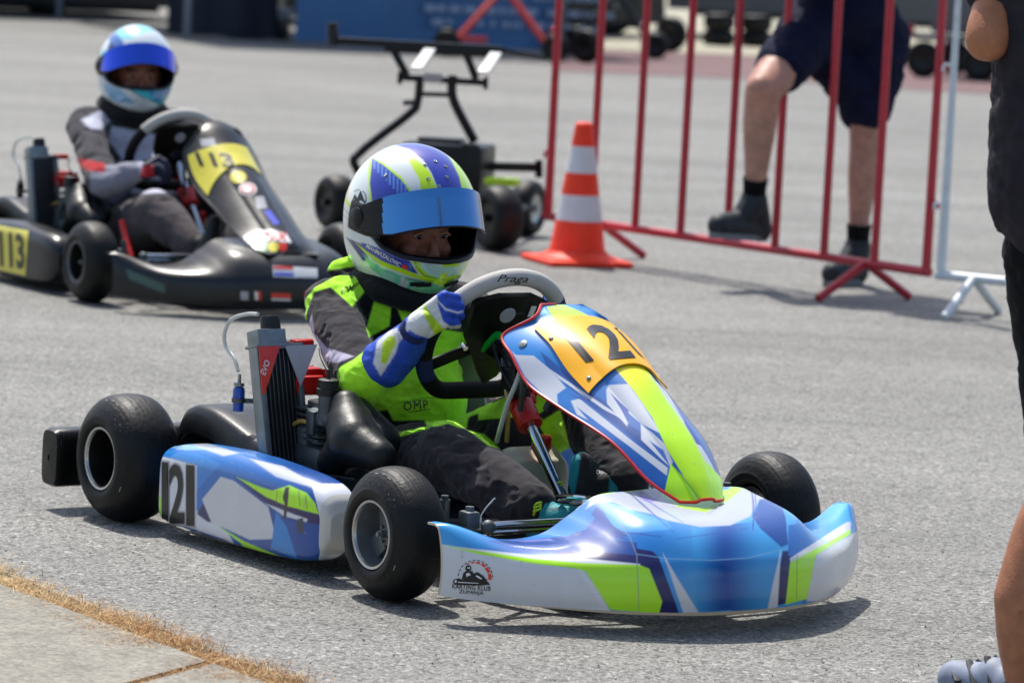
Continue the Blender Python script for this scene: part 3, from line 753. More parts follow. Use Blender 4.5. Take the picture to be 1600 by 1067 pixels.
def kart(K, style):
    M4 = K.matrix(); blue = style == 'blue'; dx = 0 if blue else 0.045
    root = empty('racing_kart', M4)
    at = K1.at                                          # shared moulds: both karts are shaped in the near kart's own axes
    # --- wheels
    for x, y, rt, hw, s in ((.51, -.457, .13, .060, -1), (.51, .457, .13, .060, 1), (-.51, -.475, .136, .075, -1), (-.51, .475, .136, .075, 1)):
        wheel(root, (x, y, rt), rt, hw, s, .0665, s < 0 and blue, M4)
    # --- chassis
    m = MB(); z = .062
    for s in (-1, 1):
        m.tube([(-.66, .30 * s, z + .01), (-.51, .31 * s, z + .01), (-.3, .30 * s, z), (.0, .22 * s, z), (.30, .18 * s, z), (.50, .27 * s, z), (.66, .26 * s, z), (.80, .16 * s, z)], .015, 12, smooth=60)
        m.tube([(.51, .27 * s, z), (.51, .37 * s, .10)], .015, 12)
        m.tube([(-.05, .22 * s, z), (-.05, .44 * s, .09), (.22, .44 * s, .09), (.22, .20 * s, z)], .011, 10, smooth=40)
    m.tube([(.80, -.16, z), (.82, 0, z), (.80, .16, z)], .015, 12, smooth=16)
    m.tube([(-.3, -.30, z), (-.3, .30, z)], .015, 12); m.tube([(.30, -.18, z), (.30, .18, z)], .015, 12)
    m.build('chassis_frame', M_['black_metal'] if blue else M_['dull_steel'], root)
    m = MB(); m.box((.47, 0, .045), (.56, .42, .006), bev=.002); m.box((.0, -.33, .05), (.44, .20, .006), bev=.002); m.build('floor_tray', M_['black_metal'], root)
    m = MB(); m.tube([(-.51, -.42, .136), (-.51, .42, .136)], .02, 16); m.build('rear_axle', M_['steel'], root)
    m = MB()
    for s in (-1, 1):
        m.box((.51, .36 * s, .13), (.035, .03, .085), bev=.006); m.tube([(.51, .34 * s, .13), (.51, .47 * s, .13)], .0085, 10)
        m.tube([(.51, .345 * s, .075), (.51, .345 * s, .192)], .011, 10); m.tube([(.51, .345 * s, .19), (.51, .345 * s, .2)], .008, 6)
        m.tube([(.455, .345 * s, .12), (.47, .03 * s, .11)], .006, 8)
    m.build('stub_axles', M_['dull_steel'], root)
    # --- bumper bars and pedals
    m = MB()
    m.tube([(.66, -.27, .075), (.70, -.36, .115), (.73, -.405, .125), (.77, -.36, .128), (.80, -.2, .13), (.81, 0, .13), (.80, .2, .13), (.77, .36, .128), (.73, .405, .125), (.70, .36, .115), (.66, .27, .075)], .0075, 10, smooth=80)
    m.tube([at(762, 822, y=-.35), at(905, 815, y=-.12)], .0095, 12); m.tube([at(762, 832, y=-.35), at(905, 824, y=-.12)], .006, 10)
    m.build('bumper_bar', M_['chrome'], root)
    m = MB(); p = at(763, 823, y=-.352); m.ball(p, .014); m.tube([p + V(-.004, -.012, 0), p + V(.004, .012, 0)], .0085, 12); m.build('rod_end', M_['dull_steel'], root)
    if blue:
        p = at(733, 812, y=-.385); m = MB(); m.box(p, (.035, .03, .035), bev=.006); m.tube([p + V(0, 0, .015), p + V(0, 0, .026)], .009, 6); m.build('king_pin', M_['dull_steel'], root)
        p = at(745, 817, y=-.37); m = MB(); m.box(p, (.006, .018, .022), bev=.001); m.build('cable_tie_head', M_['sticker_white'], root)
        m = MB(); m.tube([p + V(0, 0, .0), at(758, 795, y=-.37), at(773, 778, y=-.37)], .0014, 6, smooth=8); m.build('cable_tie', M_['hose'], root)
    for s, yy in ((-1, -.085), (1, .075)):
        m = MB(); b = V(.66, yy, .06)
        if s < 0:
            P = [at(905, 832, y=yy), at(873, 812, y=yy), at(864, 790, y=yy), at(874, 777, y=yy), at(900, 776, y=yy), at(922, 779, y=yy), at(925, 783, y=yy - .03), at(898, 786, y=yy - .035), at(874, 784, y=yy - .03)]
            m.tube(P, .0062, 10, smooth=50)
        else:
            m.tube([b, b + V(-.03, 0, .09), b + V(-.05, .01, .16), b + V(-.05, .07, .17)], .0065, 10, smooth=24)
        m.build('pedal', M_['chrome'], root)
    # --- seat
    m = MB(); th = np.linspace(-1, 1, 41); prof = [(.16, .085), (.06, .055), (-.06, .05), (-.14, .08), (-.20, .17), (-.245, .30), (-.28, .44)]
    prof = crom(np.array(prof), 50); G = np.zeros((50, 41, 3))
    for i, (x, zz) in enumerate(prof):
        k = i / 49; hw = .165 + .02 * math.sin(k * 3.1); up = .20 * math.sin(min(k / .62, 1) * math.pi / 2) * (1 - k * .65) + .03
        for j, t in enumerate(th):
            G[i, j] = (x + .10 * abs(t) ** 3 * k, hw * math.sin(t * 1.45) / math.sin(1.45), zz + up * max(0, (abs(t) - .35) / .65) ** 2 * (1 - .3 * k))
    sh = shell('seat', G, [M_['seat_shell'] if blue else M_['red_plastic']], root, th=.005)
    # --- fuel tank between the legs, and its cap
    m = MB(); tc_ = at(822, 742, y=.05); m.box(tc_ + V(0, 0, -.02), (.12, .155, .13), bev=.03); m.limb(tc_ + V(.01, -.045, .03), .032, tc_ + V(.01, .045, .03), .032); tk = link('fuel_tank', organic(m, .006, 8), [M_['tank'] if blue else M_['black_plastic']], root)
    m = MB(); p = at(846, 692, y=.04); m.lathe([(-.045, .0), (-.01, .021), (.012, .021), (.016, .018), (.016, 0)], p, (0, 0, 1), 24); m.build('tank_cap', M_['red_plastic'], tk)
    # --- steering
    sw, rim, c, e1, e2, colv = steering(root, K, [(28, 40, 1), (40, 140, 0), (140, 150, 1), (195, 218, 1)] if blue else [(35, 145, 0)])
    # --- bodywork: front bumper
    G = cgrid(bumper_net(dx), 640, 170)
    bmp = shell('front_bumper', G, [M_['livery' if blue else 'livery_dark']], root, th=.004, outward=(.75, 0, 0))
    # --- front fairing
    if blue:
        P = []
        rows = [  # centre px, half width, left edge px, roundness
            ((872, 476), .050, (846, 476), 2.6), ((888, 484), .085, (834, 496), 2.2), ((905, 497), .140, (786, 524), 2.0), ((948, 531), .150, (800, 556), 2.0), ((985, 577), .150, (825, 600), 2.0),
            ((1022, 630), .138, (877, 638), 2.0), ((1063, 690), .112, (955, 690), 2.0), ((1090, 745), .088, (1012, 750), 2.0), ((1104, 784), .052, (1062, 784), 2.2)]
        for cpx, hw, epx, q in rows:
            a = at(*cpx, y=0); e = at(*epx, y=-hw); P.append(((a.x, a.z), hw, (e.x, e.z), q))
    else:
        P = []
        for cpx, epx, hw in (((335, 188), (312, 203), .07), ((345, 200), (300, 218), .10), ((358, 225), (288, 240), .13), ((378, 262), (300, 285), .14), ((405, 310), (338, 330), .13), ((432, 355), (365, 360), .12), ((448, 380), (395, 388), .11), ((454, 398), (420, 398), .09)):
            a = K.at(*cpx, y=0); e = K.at(*epx, y=-hw); P.append(((a.x, a.z), hw, (e.x, e.z), 2.0))
    G, v = fairing_grid(K, P)
    fr = shell('front_fairing', G, [M_['livery' if blue else 'livery_dark']], root, th=.004, outward=(.2, 0, 0))
    edge = np.concatenate([G[0, 150::-6], G[::6, 0], G[-1, ::6]])
    m = MB(); m.tube([tuple(p) for p in edge], .0032, 8); m.build('edge_trim', M_['red_plastic' if blue else 'black_plastic'], fr)
    # supports from the chassis up to the fairing
    m = MB()
    for s in (-1, 1): m.tube([(.30, .03 * s, .33), (.33, .05 * s, .42), (.37, .06 * s, .50)], .006, 8)
    m.tube([(.33, -.05, .42), (.33, .05, .42)], .005, 8)
    m.build('fairing_support', M_['dull_steel'], root)
    # --- side pods
    pods = []
    for s in (-1, 1):
        G = pod_grid(s, -.10 if s > 0 else 0)
        m = MB().grid(G, wrap=True); me = m.mesh('side_pod')
        bm = bmesh.new(); bm.from_mesh(me); bmesh.ops.remove_doubles(bm, verts=bm.verts, dist=1e-5)
        bmesh.ops.holes_fill(bm, edges=bm.edges, sides=0); bmesh.ops.recalc_face_normals(bm, faces=bm.faces); bm.to_mesh(me); bm.free()
        pods.append(link('side_pod', me, [M_['livery' if blue else 'livery_dark']], root, True, 50))
    # --- rear bumper
    m = MB()
    G = []
    for y in np.concatenate([[-.562, -.56], np.linspace(-.55, .55, 30), [.56, .562]]):
        sq = 1 - .9 * (abs(y) > .561) - .08 * (.555 < abs(y) < .561); zc = .112; th = np.linspace(0, 2 * math.pi, 32, endpoint=False)
        hx, hz = .035 * sq, .063 * sq; cc = np.cos(th); ss = np.sin(th)
        bend = -.70 - .02 * math.cos(y * 2.6)
        G.append(np.stack([bend + hx * np.sign(cc) * abs(cc) ** .5, np.full(32, y), zc + hz * np.sign(ss) * abs(ss) ** .35], 1))
    m.grid(np.array(G), wrap=True); m.build('rear_bumper', M_['black_plastic'], root)
    m = MB()
    for s in (-1, 1): m = MB(); m.tube([(-.62, .28 * s, .08), (-.69, .28 * s, .10)], .012, 10); m.build('rear_bumper_mount', M_['steel'], root)

    # --- engine side (driver's right): silencer cover, radiator, engine, airbox
    m = MB()                                            # long black cover that arches over the chain and exhaust
    prof = [(-.44, .16), (-.42, .235), (-.385, .262), (-.33, .266), (-.27, .258), (-.15, .228), (-.095, .212), (-.09, .15)]
    pr = crom(np.array(prof), 50); G = np.zeros((50, 12, 3)); yy = np.array([-.405, -.404, -.398, -.385, -.36, -.33, -.30, -.27, -.25, -.243, -.240, -.24]); dz = np.array([.06, .02, .006, 0, 0, 0, 0, 0, 0, .004, .015, .05])
    for i in range(50):
        G[i, :, 0] = pr[i, 0]; G[i, :, 1] = yy; G[i, :, 2] = pr[i, 1] - dz
    shell('chain_guard', G, [M_['black_plastic']], root, th=.004)
    m = MB(); m.box((-.22, -.33, .13), (.20, .10, .12), bev=.03); m.tube([(-.30, -.33, .13), (-.42, -.28, .12), (-.60, -.2, .12)], .035, 16, smooth=20); m.build('exhaust', M_['dull_steel'], root)
    # radiator: leaning slab with core, tank, two shrouds
    y0, y1 = -.425, -.335
    TL = at(386, 541, y=y0); BL = at(402, 716, y=y0); TR = at(452, 543, y=y1 + .005); BR = at(462, 742, y=y1 + .005)
    TR.x = TL.x + .0; BR.x = BL.x + .0
    up = (TL - BL).normalized(); lat = Vector((0.0, 1, 0)); fwd = lat.cross(up).normalized(); fwd = fwd if fwd.x > 0 else -fwd
    Hh = (TL - BL).length + .02; Wd = .106; cen = BL + up * (Hh / 2 - .02) + lat * (Wd / 2 + .020)
    rot = Matrix((fwd, lat, up)).transposed()
    rad = empty('radiator'); rad.parent = root
    m = MB(); m.box(cen - fwd * .012, (.026, Wd - .036, Hh), rot); m.build('radiator_core', M_['fins'], rad)
    m = MB()
    for k in range(7): m.box(cen + lat * (-.030 + k * .0100) + fwd * .002, (.004, .0016, Hh - .004), rot)
    m.build('cooling_fins', M_['fin_light'], rad)
    m = MB()
    m.box(cen - lat * (Wd / 2 - .007) - fwd * .012, (.034, .015, Hh + .006), rot, bev=.002); m.box(cen + lat * (Wd / 2 - .006) - fwd * .016, (.04, .012, Hh + .006), rot, bev=.002)
    m.build('side_tanks', M_['steel'], rad)
    tp = cen + up * (Hh / 2)
    m = MB(); m.box(tp + up * .014 - fwd * .014 - lat * .016, (.046, .068, .042), rot, bev=.004); m.box(tp + up * .001 - fwd * .014, (.05, Wd + .004, .006), rot, bev=.001); m.build('header_tank', M_['steel'], rad)
    m = MB(); ct = tp + up * .034 - fwd * .014 - lat * .004; m.lathe([(0, .0), (0, .021), (.026, .0205), (.03, .018), (.03, 0)], ct, up, 24)
    m.build('radiator_cap', M_['dark_rubber'], rad)
    a = cen + up * (Hh / 2 - .002) + fwd * .008
    if blue:
        m = MB(); m.prism([a - lat * (Wd / 2 - .002), a - lat * .0, a - lat * (Wd / 2 - .006) - up * .098, a - lat * (Wd / 2 - .0) - up * .1], fwd * .002)
        sr = m.build('shroud', M_['sticker_red'], rad); tag(sr, 'red triangular shroud lettered EVO')
        m = MB(); m.prism([a + lat * .012, a + lat * (Wd / 2 + .03) + fwd * .012, a + lat * (Wd / 2 - .012) - up * .085], fwd * .002); sg = m.build('shroud', M_['sticker_grey'], rad)
        sticktext(sr, M4, 'EVO', (414, 574), (7.5, -22), (-8, -4), M_['sticker_white'], bold=.02)
    # overflow hose and bottle
    pb = at(373, 618, y=-.40)
    m = MB(); m.tube([at(403, 491, y=-.385), at(385, 491, y=-.39), at(362, 499, y=-.40), at(351, 520, y=-.40), at(353, 542, y=-.40), at(366, 560, y=-.40), at(372, 580, y=-.40)], .0042 if blue else .004, 10, smooth=48); m.build('overflow_hose', M_['hose'], root)
    ov = MB(); ov.lathe([(-.032, 0), (-.032, .011), (-.012, .0115), (-.010, .013), (.012, .0125), (.018, .010), (.02, 0)], pb, (0, 0, 1), 24); ovb = ov.build('overflow_bottle', M_['blue_bottle'] if blue else M_['black_plastic'], root)
    m = MB(); m.lathe([(.02, 0), (.02, .011), (.027, .011), (.028, .004), (.045, .003), (.045, 0)], pb, (0, 0, 1), 16); m.build('bottle_cap', M_['steel'], ovb)
    m = MB(); m.lathe([(-.014, .012), (-.014, .0145), (-.005, .0145), (-.005, .012)], pb, (0, 0, 1), 24); m.beam(pb + V(0, .01, -.01), pb + V(.02, .045, -.01), .012, .01); m.build('bottle_clamp', M_['dull_steel'], ovb)
    # engine block, head, carburettor, lead
    m = MB(); e = V(-.03, -.27, .17)
    m.box(e + V(-.02, 0, 0), (.15, .13, .11), bev=.02)
    for k in range(6): m.box(e + V(-.02, 0, .065 + k * .012), (.105, .11, .005), bev=.002)
    m.tube([e + V(-.02, 0, .05), e + V(-.02, 0, .14)], .042, 20); en_ = m.build('engine', M_['dull_steel'], root)
    m = MB(); hd = at(474, 598, y=-.27); m.box(hd, (.10, .10, .042), bev=.012); m.box(hd + V(0, 0, .02), (.07, .06, .03), bev=.01)
    for k in range(4): m.tube([hd + V(.035 * (1 if k % 2 else -1), .035 * (1 if k < 2 else -1), .0), hd + V(.035 * (1 if k % 2 else -1), .035 * (1 if k < 2 else -1), .032)], .009, 10)
    m.build('cylinder_head', M_['red_plastic'], en_)
    m = MB(); cp = at(468, 536, y=-.27); m.tube([cp + V(0, -.02, 0), cp + V(0, .03, 0)], .009, 10); m.box(cp, (.02, .03, .014), bev=.004); m.build('coil', M_['red_plastic'], en_)
    m = MB(); cp = at(449, 532, y=-.28); m.tube([cp, cp + V(.0, .0, -.03), at(468, 570, y=-.27), at(486, 590, y=-.26)], [.016, .009, .004, .005], 12, smooth=20); m.build('spark_plug_lead', M_['dark_rubber'], en_)
    m = MB(); cb = at(512, 640, y=-.31); m.tube([cb + V(0, 0, -.03), cb + V(0, 0, .035)], .020, 20); m.tube([cb + V(-.05, 0, -.02), cb + V(.03, 0, -.02)], .019, 16); m.box(cb + V(-.03, -.01, -.03), (.03, .03, .05), bev=.006)
    cbo = m.build('carburettor', M_['dull_steel'], en_)
    m = MB(); ck = at(513, 604, y=-.31); m.lathe([(-.018, 0), (-.018, .024), (-.004, .024), (-.003, .0215), (.014, .0215), (.016, .018), (.016, 0)], ck, (0, 0, 1), 24); m.build('throttle_cap', M_['dark_rubber'], cbo)
    m = MB(); m.tube([ck + V(0, 0, .014), ck + V(-.002, 0, .035)], .0045, 8); m.tube([ck + V(-.002, 0, .03), at(503, 560, y=-.30), at(500, 545, y=-.27)], .0035, 8, smooth=8); m.build('throttle_cable', M_['dark_rubber'], cbo)
    m = MB(); m.tube([at(450, 720, y=-.33), at(448, 690, y=-.33), at(455, 668, y=-.33), at(470, 658, y=-.33), at(492, 664, y=-.32)], .0048, 10, smooth=30); m.build('fuel_hose', M_['hose_amber'], en_)
    m = MB(); m.box(at(487, 652, y=-.3), (.02, .02, .05), bev=.004); m.box(at(483, 690, y=-.3), (.05, .05, .07), bev=.01); m.build('fuel_pump', M_['steel'], en_)
    # airbox: one moulded swelling
    m = MB(); b0 = at(541, 632, y=-.30); b1 = at(553, 690, y=-.32); b2 = at(592, 712, y=-.31); b3 = at(520, 722, y=-.32)
    m.limb(b0, .031, at(545, 665, y=-.31), .048); m.limb(at(545, 665, y=-.31), .048, b1, .055); m.limb(b1, .052, b2, .036); m.limb(b1, .05, b3, .034); m.limb(b0 + V(0, .03, -.01), .026, b1 + V(0, .06, 0), .045)
    me = organic(m, .005, 10); ab = link('airbox', me, [M_['airbox_plastic']], root)
    m = MB()
    for q in (at(553, 652, y=-.335), at(566, 682, y=-.345)):
        pass
    m.beam(at(497, 742, y=-.33), at(563, 752, y=-.33), .03, .016, bev=.004); m.beam(at(498, 742, y=-.33), at(490, 690, y=-.30), .012, .012, bev=.003); m.build('airbox_bracket', M_['black_metal'], root)
    # bits behind the fairing: clear hoses, green clip, brake pipe
    if blue:
        m = MB(); m.tube([at(818, 565, y=-.03), at(806, 600, y=-.05), at(793, 630, y=-.06), at(782, 668, y=-.06), at(776, 690, y=-.05)], .0052, 10, smooth=30); m.build('breather_hose', M_['hose'], root)
        m = MB(); m.tube([at(790, 600, y=-.03), at(794, 640, y=-.05), at(792, 690, y=-.04)], .005, 10, smooth=20); m.build('fuel_pipe', M_['hose_amber'], root)
        m = MB(); m.beam(at(776, 522, y=-.03), at(750, 550, y=-.03), .012, .01, bev=.003); m.beam(at(776, 522, y=-.03), at(784, 526, y=-.03), .012, .014, bev=.003); m.build('hose_clip', M_['green_plastic'], root)
        m = MB(); rng = random.Random(4)
        for k in range(9):
            a = at(770 + k * 3, 540 + rng.uniform(-8, 8), y=-.02 + rng.uniform(-.03, .03)); b = at(800 + k * 4, 610 + rng.uniform(-10, 10), y=-.02 + rng.uniform(-.03, .03))
            m.tube([a, (a + b) / 2 + V(rng.uniform(-.012, .012), 0, rng.uniform(-.012, .012)), b], rng.choice([.002, .003, .0045]), 8, smooth=10)
        m.box(at(805, 596, y=-.02), (.05, .04, .06), bev=.006); m.build('wiring_bundle', M_['black_metal'], root)
        m = MB(); m.beam(at(815, 640, y=.0), at(838, 600, y=.05), .02, .02, bev=.004); m.build('steering_bracket', M_['red_anodised'], root)
    else:
        m = MB(); m.tube([K.at(190, 345, y=-.30), K.at(196, 372, y=-.30), K.at(205, 402, y=-.30)], .010, 10, smooth=10); m.build('brake_lever', M_['red_plastic'], root)
    return root, dict(bumper=bmp, fairing=fr, pods=pods, rim=rim[0], spoke=rim[1], sc=c, e1=e1, e2=e2, col=colv, M4=M4, K=K, fgrid=(G,), Pf=P)
# ---------------------------------------------------------------- near kart, 121
kart1, P1 = kart(K1, 'blue')
tag(kart1, 'blue, white and lime racing kart numbered 121, nearest the camera', 'kart', 'racing karts')
M41 = P1['M4']
Z4, Z5, Z7 = zoom(660, 680, 2.353), zoom(60, 460, 2.424), zoom(800, 460, 2.963)
BL, DB, NV, WH, LM, GW, WT = '#1f82d0', '#1a4c9c', '#1d1f60', '#dadde4', '#b8f820', '#d3d5d8', '#b9bfcc'  # WT is the white of WH, darkened for tops in full sun
bump_layers = [
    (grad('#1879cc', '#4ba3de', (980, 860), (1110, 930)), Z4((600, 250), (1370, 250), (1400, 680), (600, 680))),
    (grad('#3d9fe0', '#1450a2', (1080, 900), (1135, 900)), Z4((990, 340), (1110, 330), (1140, 640), (1010, 652))),  # bright and dark bands mid-face: part print, part reflection painted into the blue
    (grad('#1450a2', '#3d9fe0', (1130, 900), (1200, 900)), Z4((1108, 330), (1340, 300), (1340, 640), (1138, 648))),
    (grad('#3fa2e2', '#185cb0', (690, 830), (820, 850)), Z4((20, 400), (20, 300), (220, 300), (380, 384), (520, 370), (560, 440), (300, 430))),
    (DB, Z4((240, 388), (380, 384), (520, 372), (640, 368), (790, 395), (790, 445), (560, 432), (380, 418))),
    ('#6a80cc', Z4((300, 384), (360, 384), (470, 378), (480, 386), (380, 392))),
    ('#2450a4', Z4((520, 375), (600, 345), (660, 275), (700, 345), (760, 385), (640, 368))),
    (NV, Z4((480, 430), (640, 428), (785, 440), (785, 415), (845, 425), (880, 455), (945, 655), (870, 655), (800, 480), (700, 468), (560, 452))),
    (WH, Z4((20, 392), (120, 408), (400, 440), (560, 448), (800, 472), (800, 490), (560, 470), (400, 466), (60, 412), (10, 420))),
    (GW, Z4((20, 405), (75, 408), (400, 470), (590, 492), (640, 560), (695, 660), (0, 640))),
    (WH, Z4((560, 478), (592, 492), (640, 560), (695, 650), (680, 655), (600, 640), (655, 625), (575, 500))),
    (LM, Z4((75, 404), (200, 424), (400, 452), (600, 470), (800, 476), (835, 490), (882, 610), (870, 655), (690, 640), (600, 500), (560, 488), (400, 470), (200, 434))),
    (NV, Z4((835, 488), (870, 500), (940, 655), (872, 652), (884, 612))),
    ('#3d9be0', Z4((868, 445), (890, 450), (985, 655), (945, 655))),
    (WH, Z4((884, 432), (935, 520), (1018, 655), (960, 655), (925, 550))),
    (NV, Z4((1325, 425), (1400, 420), (1360, 450), (1340, 615), (1305, 625), (1312, 500))),
    (WH, Z4((1318, 420), (1306, 630), (1268, 640), (1290, 540))),
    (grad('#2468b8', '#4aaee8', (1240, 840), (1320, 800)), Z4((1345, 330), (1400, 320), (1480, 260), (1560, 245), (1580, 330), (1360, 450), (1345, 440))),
    (WH, Z4((1350, 452), (1560, 318), (1575, 318), (1575, 352), (1355, 470))),
    (LM, Z4((1352, 468), (1420, 430), (1575, 345), (1575, 362), (1448, 440), (1415, 600), (1335, 622))),
    (GW, Z4((1448, 440), (1600, 350), (1600, 600), (1412, 610))),
    # white shoulders of the nose, lime collar, blue windows
    (WT, Z4((600, 272), (640, 200), (760, 160), (880, 160), (1180, 140), (1310, 200), (1312, 235), (1240, 235), (1205, 297), (1130, 331), (1020, 336), (900, 312), (840, 288), (760, 271), (700, 247), (640, 246))),
    ('#3f9ce0', Z4((650, 252), (700, 246), (760, 270), (900, 315), (920, 345), (860, 350), (720, 362), (700, 330))),
    (DB, Z4((620, 290), (640, 258), (700, 330), (760, 372), (690, 362))),
    (LM, Z4((862, 205), (940, 262), (1040, 283), (1120, 243), (1178, 196), (1172, 160), (1080, 140), (900, 150))),
    ('#3a86d8', Z4((1105, 150), (1130, 158), (1128, 198), (1100, 200))),
    (DB, Z4((1215, 300), (1240, 236), (1310, 222), (1335, 300), (1345, 400), (1320, 410), (1240, 340))),
    ('#a48fd6', ring(1015.5, 768.5, 19, 16)),
    ('#2b4ea0', Z4(*line([(735, 188), (800, 245), (925, 356)], 5))), ('#5a78c0', Z4(*line([(758, 192), (860, 262), (960, 320)], 4))),
    ('#20358c', Z4(*line([(1205, 172), (1216, 240), (1216, 335)], 6))), ('#20358c', Z4(*line([(1218, 178), (1226, 240), (1214, 350)], 4))),
    ('#20308a', Z4(*line([(700, 350), (800, 362), (880, 372)], 3))), ('#2450a8', Z4(*line([(930, 380), (1080, 360), (1200, 340)], 3))),
    ('#6a1f86', Z4(*line([(800, 208), (870, 210)], 3))), ('#6a1f86', Z4(*line([(805, 203), (870, 204)], 2.4))), ('#6a1f86', Z4(*line([(805, 213), (870, 215)], 2.4))),
    ('#8c8f96', Z4(*line([(632, 250), (705, 300), (762, 372), (788, 440), (794, 560), (795, 660)], 3))),
    ('#7fb2dc', Z4(*line([(788, 436), (900, 452), (1060, 459), (1200, 450), (1340, 415)], 3.4))),
    ('#3f8f1c', Z4(*line([(1378, 440), (1376, 600)], 2.5))),
]
def bump_local(co, no, col):                             # bare cream plastic on the rolled rims
    k = (co[:, 2] < 0.0455) | (np.abs(co[:, 1]) > .4995)
    col[k, :3] = lin('#c9b99c')
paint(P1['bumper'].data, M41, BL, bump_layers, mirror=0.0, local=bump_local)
B = P1['bumper']
for txt, c, ex, ey in (('KARTING KLUB', (736.5, 917), (60, 4), (-.6, -7.5)), ('ZUPANJA', (736, 925.5), (38, 2.6), (-.6, -7.5))):
    sticktext(B, M41, txt, c, ex, ey, M_['sticker_black'], bold=.012, shear=.2, spacing=1.1)
def arcpoly(cx, cy, r0, r1, a0, a1, n=8, k=1.0):
    P = [(cx + r0 * math.cos(R(a0 + (a1 - a0) * i / n)), cy - k * r0 * math.sin(R(a0 + (a1 - a0) * i / n))) for i in range(n + 1)]
    return P + [(cx + r1 * math.cos(R(a1 + (a0 - a1) * i / n)), cy - k * r1 * math.sin(R(a1 + (a0 - a1) * i / n))) for i in range(n + 1)]
for a0, a1, wd in ((-8, 16, 5), (20, 44, 5), (48, 66, 4), (72, 88, 3), (94, 106, 2.4), (114, 124, 1.6)):
    stick(B, M41, *polymesh(arcpoly(743, 902, 25, 25 - wd, a0, a1)), M_['sticker_red'])
for a in range(0, 180, 15):
    stick(B, M41, *polymesh(arcpoly(743, 902, 27.5, 26.3, a, a + 9, 3)), M_['sticker_black'])
for poly in ([(709, 905), (716, 903), (724, 905), (738, 898), (752, 900), (764, 910), (766, 913), (750, 914), (712, 913), (708, 910)], [(722, 904), (724, 895), (730, 890), (738, 892), (742, 899), (734, 905)],
             [(727, 889), (728, 884), (733, 882), (737, 886), (736, 890), (731, 892)], [(738, 897), (746, 893), (755, 899), (762, 907), (748, 903)]):
    stick(B, M41, *polymesh(poly), M_['sticker_black'], .0012)
for poly in ([(716, 908), (748, 910), (748, 911), (716, 909.5)], [(728, 896), (733, 894), (736, 898), (730, 901)], [(744, 898), (753, 903), (752, 904.5), (743, 900)], [(730, 886), (735, 885.5), (735, 887.5), (731, 888)], [(711, 906), (714, 905), (714, 909), (711, 910)]):
    stick(B, M41, *polymesh(poly), M_['sticker_white'], .0018)
# fairing
fl = [
    (grad('#2384d2', '#185cae', (800, 540), (1010, 740)), [(600, 400), (1300, 400), (1300, 900), (600, 900)]),
    (LM, Z7((160, 58), (235, 45), (320, 80), (420, 135), (230, 140), (190, 110))),
    ('#9ccdf0', Z7((110, 120), (150, 60), (190, 110), (240, 150), (180, 170))),
    (WT, Z7((0, 262), (18, 280), (100, 283), (180, 350), (250, 432), (208, 462), (212, 505), (150, 470), (60, 380))),
    ('#1a52a0', Z7((130, 262), (300, 400), (350, 445), (440, 500), (540, 612), (540, 640), (420, 560), (250, 420), (160, 330))),
    (WT, Z7((175, 345), (215, 372), (540, 590), (538, 616), (380, 500), (215, 388))),
    (WT, Z7((272, 492), (312, 482), (560, 680), (722, 802), (716, 838), (540, 700), (300, 520), (350, 580), (300, 555))),
    ('#174a96', Z7((262, 462), (330, 480), (720, 790), (742, 775), (600, 640), (480, 560), (400, 520))),
    (WT, Z7((436, 440), (450, 418), (538, 414), (600, 500), (692, 645), (600, 600), (536, 545), (460, 462), (536, 580), (534, 612), (440, 505))),
    ('#2750a8', Z7((455, 455), (540, 535), (540, 600), (500, 520))),
    (WT, Z7((596, 598), (650, 640), (705, 690), (745, 775), (735, 800), (700, 770), (598, 672))),
    ('#2f64b8', Z7((636, 676), (700, 720), (735, 800))),
    (WT, Z7((660, 398), (700, 420), (780, 560), (900, 740), (960, 850), (900, 800), (820, 640), (700, 470))),
    ('#2a3fa0', Z7((790, 560), (880, 700), (850, 690), (800, 600))), ('#2a3fa0', Z7((895, 700), (975, 850), (940, 820))),
    (grad('#f4e80c', '#bdf41a', (970, 580), (1010, 640)), Z7((478, 345), (545, 320), (620, 335), (705, 470), (830, 650), (900, 780), (915, 950), (870, 955), (800, 850), (720, 720), (650, 570), (560, 440))),
    (LM, Z7((735, 782), (800, 850), (870, 960), (700, 960), (706, 915))), (LM, Z7((895, 770), (1000, 880), (1000, 960), (915, 960))),
    ('#6fc010', Z7(*line([(735, 782), (800, 858), (872, 945), (905, 950), (925, 935)], 4))),
    (WT, Z7(*line([(480, 470), (560, 520), (520, 480)], 8))),
]
paint(P1['fairing'].data, M41, '#3f93dd', [('#ccd1db' if c == WT else c, p) for c, p in fl], mirror=0.0, soft=.8)
# number plate: a curved panel standing just proud of the fairing
def plate(P, part, u0, u1, v0, v1, off, name, m, K, rootm):
    G = P['fgrid'][0]
    G0, v = fairing_grid(K1, P['Pf'])
    iv = (np.linspace(v0, v1, 50) + 1) / 2 * 339
    Q = np.zeros((40, 50, 3))
    for a in range(40):
        for b, j in enumerate(iv):
            vv = j / 339 * 2 - 1; f = a / 39; bow = (abs(vv) / max(abs(v0), 1e-3)) ** 2
            i = min(558.99, 559 * (u0 * (1 - f) + u1 * f + bow * (.02 * (1 - f) + .085 * f)))
            i0, j0 = min(int(i), 558), min(int(j), 338); fi, fj = i - i0, j - j0
            Q[a, b] = (G0[i0, j0] * (1 - fi) + G0[i0 + 1, j0] * fi) * (1 - fj) + (G0[i0, j0 + 1] * (1 - fi) + G0[i0 + 1, j0 + 1] * fi) * fj
    n = np.cross(np.gradient(Q, axis=0), np.gradient(Q, axis=1)); n /= np.linalg.norm(n, axis=2, keepdims=True) + 1e-9
    if n[20, 25, 2] < 0: n = -n
    return shell(name, Q + n * off, [m], part, th=.003, outward=(.2, 0, 0))
